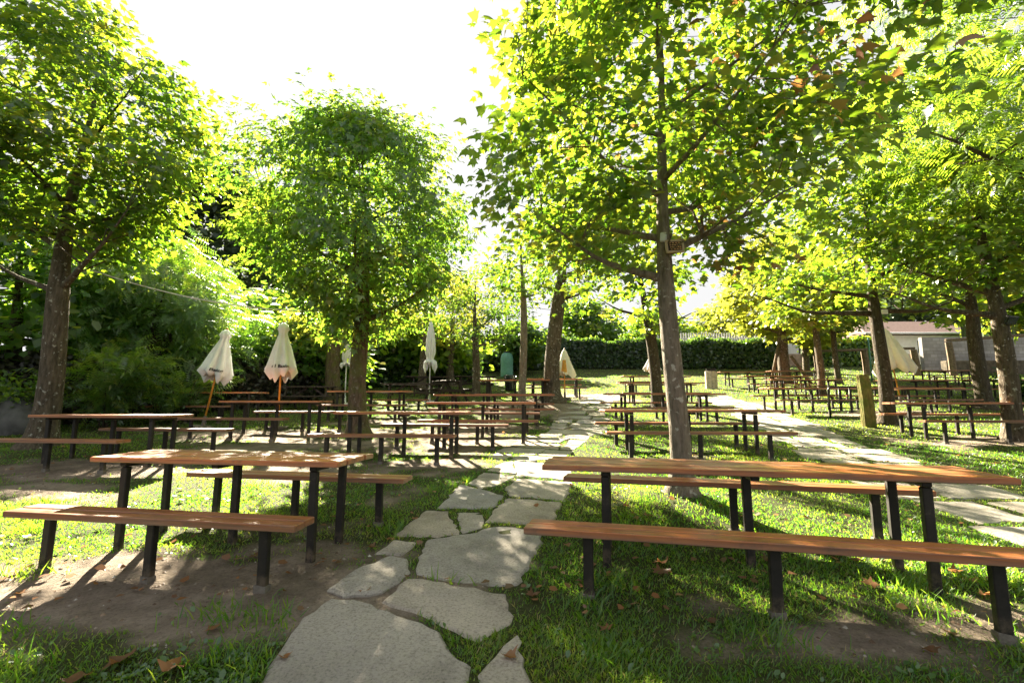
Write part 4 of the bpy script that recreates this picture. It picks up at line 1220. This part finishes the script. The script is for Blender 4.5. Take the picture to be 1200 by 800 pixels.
def framed_board(x, y, z, w, h, rz, label, rows=True):
    root = empty('framed_board', (x, y, z), rz); tag(root, label, 'sign')
    root.rotation_euler = (0, R(-4), rz)
    mb = MB(); mb.box((0, 0, 0), (w - .01, .018, h - .01), bev=.003); mb.build('panel', M['signboard'], root)
    mb = MB()
    for s in (-1, 1):
        mb.box((0, -.004, s * h / 2), (w + .024, .032, .024), bev=.003)
        mb.box((s * w / 2, -.004, 0), (.024, .032, h - .024), bev=.003)
    mb.build('frame', M['signwood'], root)
    if rows:
        mb = MB()
        for r_ in range(4):
            k = [4, 5, 6, 4][r_]
            for i in range(k):
                mb.box((-w * .36 + (i + .5) * w * .72 / k + .004 * r_, -.0125, h * .30 - r_ * h * .19), (w * .72 / k * .62, .004, h * .10), jit=.002)
        mb.build('lettering', M['signtext'], root)
    return root


framed_board(T3[0] - .02, T3[1] - .16, T3z + 2.80, .19, .13, .05, 'small dark framed board with orange lettering on the central trunk')
T2 = G(420, 511); framed_board(T2[0], T2[1] - .25, gz(*T2) + 2.62, .17, .13, 0, 'tiny framed board high on the ivied trunk of the rounded tree', rows=False)


def lamp_box(name, loc, rot, label, size=(.07, .05, .11), m='grey_plastic', face=None):
    root = empty(name, loc); root.rotation_euler = rot; tag(root, label, 'fitting')
    mb = MB(); mb.box((0, 0, 0), size, bev=.008); mb.build('housing', M[m], root)
    mb = MB(); mb.tube([(0, size[1] / 2 - .005, 0), (0, size[1] / 2 + .06, .02)], .012, 6); mb.build('bracket', M['black_metal'], root)
    if face:
        mb = MB(); mb.box((0, -size[1] / 2 - .004, 0), (size[0] * .86, .006, size[2] * .84), bev=.001); mb.build('lens', M[face], root)
    return root


lamp_box('junction_box', (T3[0] - .125, T3[1] - .10, T3z + 2.93), (0, .1, -.5), 'small pale junction box beside the framed board')
lamp_box('floodlight', (T2[0] - .27, T2[1] - .2, gz(*T2) + 2.62), (.3, 0, -.7), 'small white floodlight beside the board on the ivied trunk', (.16, .06, .11), 'white_metal', 'glass')
T15 = G(1190, 516); lamp_box('floodlight', (T15[0] - .05, T15[1] - .27, gz(*T15) + 2.42), (.5, 0, .25), 'black floodlight clamped to the lichened trunk at the frame edge', (.30, .05, .18), 'black_metal', 'glass')
T14 = G(1040, 497); lamp_box('trunk_tag', (T14[0], T14[1] - .27, gz(*T14) + 2.85), (0, 0, 0), 'white square tag on the dark straight trunk', (.16, .03, .12), 'white_metal')


def cable(name, a, b, sag, r, label, m='cable'):
    a, b = Vector(a), Vector(b)
    mb = MB()
    pts = [a.lerp(b, i / 20) - Vector((0, 0, sag * 4 * (i / 20) * (1 - i / 20))) for i in range(21)]
    mb.tube(pts, r, 6); o = mb.build(name, M[m]); tag(o, label, 'cable'); return o


cable('light_cable', (-8.05, 8.7, 3.95), (T2[0] - .2, T2[1], gz(*T2) + 2.75), .28, .012, 'pale cable slung from the forked maple to the rounded tree')
for k, dz in enumerate((0, .5)):
    cable('power_line', (-6, 44, 11.5 + dz), (30, 40, 7.2 + dz), .6, .02, ['lower thin power line above the back hedge', 'upper thin power line above the back hedge'][k], 'black_metal')

# ------------------------------------------------------------------ posts, barrier, bins, boulder
x, y = G(1018, 500)
mb = MB(); mb.tube([(0, 0, -.2), (0, 0, .1), (.0, 0, .6), (-.03, .0, 1.0), (-.05, 0, 1.27)], [.165, .155, .15, .145, .13], 9, smooth=False, wob=.10)
o = mb.build('mossy_post', M['moss_post']); o.location = (x, y, gz(x, y)); tag(o, 'thick moss-covered wooden post at the edge of the side path', 'post')
# tubular barrier next to it
bx, by = G(992, 491)
root = empty('tubular_barrier', (bx, by, gz(bx, by)), R(-3)); tag(root, 'black tubular steel barrier with rounded corners beside the mossy post', 'barrier')
mb = MB()
arc = lambda cx, cz, r, a0, a1, n=6: [(cx + r * math.cos(a0 + (a1 - a0) * i / n), 0, cz + r * math.sin(a0 + (a1 - a0) * i / n)) for i in range(n + 1)]
pts = [(-.42, 0, -.1)] + arc(-.32, .78, .10, P, P / 2) + arc(.32, .78, .10, P / 2, 0) + [(.42, 0, -.1)]
mb.tube(pts, .024, 8); mb.build('frame', M['black_metal'], root)
mb = MB()
for z in (.22, .30): mb.tube([(-.42, 0, z), (.42, 0, z)], .016, 6)
mb.build('rail', M['black_metal'], root)
for xx in (-.14, .14):
    mb = MB(); mb.tube([(xx, 0, .22), (xx, 0, .87)], .013, 6); mb.build('upright', M['black_metal'], root)

# litter bins
x, y = G(834, 455)
root = empty('litter_bin', (x, y, gz(x, y))); tag(root, 'pale wooden litter bin standing alone on the sunny lawn', 'bin')
mb = MB()
for k in range(12):
    a = k * P / 6; mb.box((math.cos(a) * .26, math.sin(a) * .26, .40), (.035, .125, .9), Matrix.Rotation(a, 3, 'Z'), bev=.006)
mb.build('slat_body', M['bin_wood'], root)
mb = MB(); mb.tube([(0, 0, .80), (0, 0, .98)], [.22, .235], 14, smooth=False); mb.build('liner', M['black_metal'], root)
mb = MB(); mb.tube([(0, 0, .06), (0, 0, .15)], [.275, .275], 14, smooth=False, caps=False); mb.build('band', M['darkwood'], root)
x, y = G(598, 458)
root = empty('litter_bin', (x, y, gz(x, y))); tag(root, 'dark wire litter basket by the slim pale trunk', 'bin')
mb = MB()
for k in range(14):
    a = k * P / 7; mb.tube([(math.cos(a) * .2, math.sin(a) * .2, .02), (math.cos(a) * .29, math.sin(a) * .29, .72)], .016, 5)
for z, r_ in ((.05, .205), (.4, .247), (.72, .29)): mb.tube([(math.cos(k * P / 8) * r_, math.sin(k * P / 8) * r_, z) for k in range(17)], .016, 5)
mb.build('basket', M['black_metal'], root)
mb = MB(); mb.tube([(0, 0, .03), (0, 0, .62)], [.17, .24], 12, smooth=False); mb.build('liner', M['glass'], root)


def boulder(x, y, sx, sy, sz, label, seed):
    import bmesh
    bm = bmesh.new(); bmesh.ops.create_icosphere(bm, subdivisions=3, radius=1)
    rs = np.random.default_rng(seed); ph = rs.random(6) * 6
    for v in bm.verts:
        n_ = v.co.normalized()
        k = 1 + .13 * math.sin(3 * n_.x + ph[0]) + .10 * math.sin(4 * n_.y + ph[1]) + .08 * math.sin(7 * n_.z + ph[2] + 3 * n_.x) + .04 * math.sin(13 * n_.x + 9 * n_.y)
        v.co = Vector((n_.x * sx * k, n_.y * sy * k, n_.z * sz * k))
    me = bpy.data.meshes.new('boulder'); bm.to_mesh(me); bm.free()
    for p_ in me.polygons: p_.use_smooth = True
    o = link_mesh('boulder', me, M['boulder']); o.location = (x, y, gz(x, y) + sz * .45); tag(o, label, 'boulder')


boulder(-11.3, 10.6, .75, .5, .55, 'grey rounded boulder behind the forked maple', 4)

# ------------------------------------------------------------------ structures beyond the lawn
x, y = G(594, 442)
root = empty('water_tank', (x, y, gz(x, y))); tag(root, 'teal plastic water tank in front of the back hedge', 'tank')
mb = MB()
zz = [0, .05, .4, .45, .8, .85, 1.2, 1.25, 1.45, 1.55]; rr = [.38, .40, .40, .385, .385, .40, .40, .385, .34, .2]
mb.tube([(0, 0, z) for z in zz], rr, 20); mb.build('body', M['teal'], root)
mb = MB(); mb.tube([(0, 0, 1.54), (0, 0, 1.64)], [.2, .2], 14); mb.build('lid', M['black_metal'], root)

# pale picket fence beyond the hedge
fx0, fx1, fy = 11.5, 22.5, 40.0
root = empty('picket_fence', (fx0, fy, gz(fx0, fy))); tag(root, 'pale picket fence showing over the top of the back hedge', 'fence')
mb = MB(); k = int((fx1 - fx0) / .22)
for i in range(k): mb.box((i * .22, 0, 1.35), (.11, .03, 2.7), bev=.004)
mb.build('pickets', M['white_wall'], root)
mb = MB()
for z in (.7, 2.2): mb.box(((fx1 - fx0) / 2, .045, z), (fx1 - fx0, .04, .1), bev=.004)
mb.build('rail', M['white_wall'], root)

# house with tiled roof
hx, hy = 35.5, 43.0
root = empty('house', (hx, hy, gz(hx, hy))); tag(root, 'low white house with a brown tiled roof behind the tables', 'house')
mb = MB()
mb.box((0, 0, 1.2), (10, 6, 2.6)); mb.build('wall', M['white_wall'], root)
mb = MB()
e, r1 = 2.52, 4.1
V_ = [(-5.6, -3.7, e), (5.6, -3.7, e), (5.6, 3.7, e), (-5.6, 3.7, e), (-3.4, 0, r1), (3.2, 0, r1)]
V_ += [(p_[0], p_[1], p_[2] - .14) for p_ in V_[:4]]
mb.add(V_, [(0, 1, 5, 4), (1, 2, 5), (2, 3, 4, 5), (3, 0, 4), (6, 7, 1, 0), (7, 8, 2, 1), (8, 9, 3, 2), (9, 6, 0, 3), (9, 8, 7, 6)])
rf = mb.build('roof', M['roof'], root)
for i in range(3):
    w = MB(); w.box((-3.2 + i * 3, -3.01, 1.4), (1.1, .06, 1.2)); wo = w.build('window', M['white_metal'], root)
    w = MB(); w.box((-3.2 + i * 3, -3.045, 1.4), (.95, .02, 1.05)); w.build('pane', M['glass'], wo)
mb = MB(); mb.tube([(-5.6, -3.76, e - .05), (5.6, -3.76, e - .05)], .08, 8); mb.build('gutter', M['grey_plastic'], root)
hx2, hy2 = 27.2, 46
root = empty('house', (hx2, hy2, gz(hx2, hy2))); tag(root, 'white rendered outbuilding with louvred shutters between the far trees', 'house')
mb = MB(); mb.box((0, 0, 1.4), (7.5, 5, 3.0)); mb.build('wall', M['white_wall'], root)
mb = MB(); mb.box((0, 0, 3.0), (8.1, 5.6, .18), bev=.02); mb.build('roof', M['roof'], root)
for i in range(2):
    w = MB()
    for j in range(8): w.box((-.8 + i * 2.6, -2.53, .6 + j * .2), (1.3, .05, .13))
    w.build('shutter', M['grey_plastic'], root)
# terrace wall of stone at its foot
wx0, wx1, wy = 21.5, 33.0, 38.6
mb = MB(); mb.box(((wx1 - wx0) / 2, 0, .3), (wx1 - wx0, .4, 1.3), bev=.02); o = mb.build('terrace_wall', simple('warm_stone', (.34, .25, .19), .95, 0, .4, 3, .6, 10))
o.location = (wx0, wy, gz(wx0, wy)); tag(o, 'low warm stone terrace wall below the white outbuilding', 'wall')

# pale block wall with the dark lower bank, rising to the side
root_pts = ((30.5, 34.3), (52, 33.5))
def straight_wall(name, a, b, z0, h, w, mat, label):
    L_ = math.hypot(b[0] - a[0], b[1] - a[1])
    mb = MB(); mb.box((L_ / 2, 0, z0 + h / 2), (L_, w, h), bev=.02)
    o = mb.build(name, mat); o.location = (a[0], a[1], gz(*a)); o.rotation_euler = (0, 0, math.atan2(b[1] - a[1], b[0] - a[0])); tag(o, label, 'wall'); return o


straight_wall('block_wall', (30.2, 34.4), (54, 33.4), -.3, 2.75, .35, M['blocks'], 'pale grey block wall below the ivy bank')
straight_wall('bank_wall', (30.0, 32.5), (54, 31.5), -.3, 1.15, .5, M['soil_wall'], 'dark mossy retaining wall in front of the pale block wall')

# rustic timber pergola fence
root = empty('timber_fence', (20.3, 31.0, gz(20.3, 31.0))); tag(root, 'rustic timber fence of thick posts with a sloping top beam', 'fence')
posts = [(0, 0, 1.5), (3.2, 0, 1.6), (6.6, .1, 1.7), (9.0, .1, 2.2), (12.4, .1, 2.45), (17.2, .1, 2.7)]
for (px_, py_, h_) in posts:
    g = gz(20.3 + px_, 31 + py_) - gz(20.3, 31)
    mb = MB(); mb.tube([(px_, py_, g - .3), (px_ - .03, py_, g + h_ * .5), (px_ - .1, py_, g + h_)], [.21, .20, .19], 8, smooth=False, wob=.06); mb.build('post', M['rough_timber'], root)
for i in range(3, 5):
    a, b_ = posts[i], posts[i + 1]
    mb = MB(); mb.bar((a[0] - .3, a[1] - .0, a[2] + .12), (b_[0] + .1, b_[1], b_[2] + .12), .18, .2, bev=.03); mb.build('beam', M['rough_timber'], root)
a, b_ = posts[0], posts[2]
mb = MB(); mb.bar((a[0], 0, a[2] + .1), (b_[0], .1, b_[2] + .1), .16, .16, bev=.03); mb.build('beam', M['rough_timber'], root)

# props leaning on the thick forked tree
tx, ty = G(921, 449)
for k, (ox, oy, hx_, lab) in enumerate(((-.95, -.2, -.35, 'timber prop leaning against the thick tree from its left'), (1.3, -.3, .30, 'timber prop leaning against the thick tree from its right'))):
    mb = MB(); zt = gz(tx, ty) + (2.1 if k == 0 else 1.5)
    mb.tube([(tx + ox, ty + oy, gz(tx + ox, ty + oy) - .15), (tx + hx_, ty - .15, zt)], [.10, .08], 8, wob=.05); o = mb.build('timber_prop', M['rough_timber']); tag(o, lab, 'prop')

# round mirror on a pole, teal post
mx, my = 20.6, 35.2
root = empty('round_mirror', (mx, my, gz(mx, my))); tag(root, 'round grey mirror disc on a thin pole near the hedge end', 'mirror')
mb = MB(); mb.tube([(0, 0, -.2), (0, 0, 3.3)], .04, 8); mb.build('pole', M['grey_plastic'], root)
mb = MB(); mb.tube([(0, -.05, 2.9), (0, -.12, 2.9)], [.42, .42], 24, smooth=False); mb.build('disc', M['grey_plastic'], root)
tx_, ty_ = G(1022, 446)
mb = MB(); mb.tube([(0, 0, -.2), (0, 0, 2.55)], .045, 8); o = mb.build('teal_post', M['teal']); o.location = (tx_, ty_, gz(tx_, ty_)); tag(o, 'thin teal metal post left of the dark straight trunk', 'post')

# ------------------------------------------------------------------ fallen leaves


def fallen_leaf(px, py, s, label, rz, curl=1.0, group=None, rnd=.4):
    x, y = G(px, py)
    T = []
    for (u, v, w) in MAPLE:
        u2 = u; zz_ = (abs(u) ** 1.5 * .5 * (1 + .6 * math.sin(7 * v + rz)) + (v - .45) ** 2 * .3 + .07 * math.sin(9 * u + 5 * v + rz)) * curl
        T.append((u2 * s, (v - .45) * s, zz_ * s + .012 + random.uniform(0, .01) * s * 4))
    mb = MB(); mb.add(T, MAPLE_F, True)
    o = mb.build('fallen_leaf', M['deadleaf'])
    at = o.data.attributes.new('rnd', 'FLOAT', 'POINT'); at.data.foreach_set('value', [min(1, max(0, rnd + random.uniform(-.15, .15))) for _ in T])
    o.location = (x, y, gz(x, y) + .004); o.rotation_euler = (random.uniform(-.2, .2), random.uniform(-.2, .2), rz)
    tag(o, label, 'leaf', group)


random.seed(9)
fallen_leaf(140, 778, .15, 'long curled tan leaf on the grass near the frame corner', 1.2, 1.5, rnd=.2)
fallen_leaf(203, 784, .14, 'curled pale brown leaf right of the long tan one', .2, 1.6, rnd=.75)
fallen_leaf(92, 797, .13, 'brown leaf at the very bottom edge of the picture', .6, 1.3, rnd=.3)
fallen_leaf(774, 664, .15, 'pale folded dry leaf under the near bench', .4, 1.4, rnd=.85)
fallen_leaf(773, 676, .14, 'reddish brown dry leaf touching the pale folded one', 2.2, 1.2, rnd=.35)
fallen_leaf(707, 738, .09, 'small orange-brown leaf alone on the grass below the bench', 1.0, 1.2, rnd=.5)
fallen_leaf(690, 664, .10, 'red-brown leaf behind the first leg of the near bench', 2.0, 1.0, rnd=.5)
fallen_leaf(1110, 743, .09, 'yellow leaf on the bare soil by the bench end', .3, .6, rnd=1.0)
fallen_leaf(1017, 688, .12, 'red-brown leaf in the sunlit grass behind the near bench', 1.5, 1.1, rnd=.4)
small = [(665, 642), (1126, 670), (985, 652), (1005, 656), (393, 660), (430, 693), (437, 640), (345, 570), (1060, 530), (1085, 545), (1120, 538), (1040, 520), (1140, 553), (1170, 545), (905, 660), (620, 700), (830, 735),
         (480, 560), (485, 610), (300, 655), (240, 620), (35, 630), (250, 740), (600, 770), (760, 610), (815, 630), (850, 600), (730, 600), (1160, 700), (20, 700), (330, 770), (1090, 770)]
for (px, py) in small:
    fallen_leaf(px + random.uniform(-5, 5), py + random.uniform(-3, 3), random.uniform(.07, .11), 'small dry brown leaf lying on the grass or soil', random.random() * 6, random.uniform(.5, 1.4), 'fallen leaves', random.random() * .8)


def leaf_litter():
    n = 1500
    y = 3 * (30 / 3) ** rng.random(n); x = (rng.random(n) * 2 - 1) * (1.2 * y)
    k = (rng.random(n) < .75) & ~(on_stone(x, y) & (rng.random(n) < .92)); x, y = x[k], y[k]; n = len(x)
    az = rng.random(n) * 6.283
    yd = np.stack([np.cos(az), np.sin(az), rng.normal(0, .15, n)], -1); zd = np.array([[0, 0, 1.]]) + rng.normal(0, .3, (n, 3))
    me = scatter('leaf_litter', TUFT, TUFT_F, np.stack([x, y, ground_z(x, y) + .03], -1), yd, zd, .03 + .05 * rng.random(n), rng.random(n))
    tag(link_mesh('leaf_litter', me, M['deadleaf']), 'scattered small dry leaves over the whole lawn', 'leaf litter', kind='stuff')


leaf_litter()

# ------------------------------------------------------------------ light, sky, camera
SUN_EL, SUN_AZ = R(30.5), R(-23.8)        # azimuth measured from +Y towards +X
w = bpy.data.worlds.new('World'); scene.world = w; w.use_nodes = True
nt = w.node_tree
bg = nt.nodes['Background']
sky = nt.nodes.new('ShaderNodeTexSky'); sky.sky_type = 'NISHITA'; sky.sun_disc = False
sky.sun_elevation = SUN_EL; sky.sun_rotation = SUN_AZ
sky.air_density = 1.0; sky.dust_density = 6.0; sky.ozone_density = 1.0; sky.altitude = 200
hs = nt.nodes.new('ShaderNodeHueSaturation'); hs.inputs['Saturation'].default_value = .55
nt.links.new(sky.outputs[0], hs.inputs['Color']); gm = nt.nodes.new('ShaderNodeGamma'); gm.inputs[1].default_value = .08
nt.links.new(hs.outputs[0], gm.inputs[0]); nt.links.new(gm.outputs[0], bg.inputs[0]); bg.inputs[1].default_value = .076
sl = bpy.data.lights.new('sun', 'SUN'); sl.energy = 4.6; sl.angle = R(.6); sl.color = (1, .87, .66)
so = bpy.data.objects.new('sun', sl); COL.objects.link(so)
d = Vector((math.sin(SUN_AZ) * math.cos(SUN_EL), math.cos(SUN_AZ) * math.cos(SUN_EL), math.sin(SUN_EL)))
so.rotation_euler = d.to_track_quat('Z', 'Y').to_euler(); so.location = d * 60

cam = bpy.data.cameras.new('camera'); co = bpy.data.objects.new('camera', cam); COL.objects.link(co)
cam.sensor_width = 36; cam.lens = FPX / 1200 * 36; cam.clip_end = 3000; cam.clip_start = .05
co.location = (0, 0, CAMZ); co.rotation_euler = (math.pi / 2 + PITCH, 0, 0)
scene.camera = co

scene.view_settings.view_transform = 'Standard'; scene.view_settings.look = 'None'
scene.view_settings.exposure = 3.45; scene.view_settings.gamma = 1; scene.view_settings.use_curve_mapping = False
scene.render.engine = 'CYCLES'
cy = scene.cycles
cy.use_denoising = True
cy.max_bounces = 7; cy.diffuse_bounces = 4; cy.glossy_bounces = 2; cy.transmission_bounces = 4; cy.transparent_max_bounces = 4
cy.use_adaptive_sampling = True; cy.adaptive_threshold = .02
cy.caustics_reflective = False; cy.caustics_refractive = False
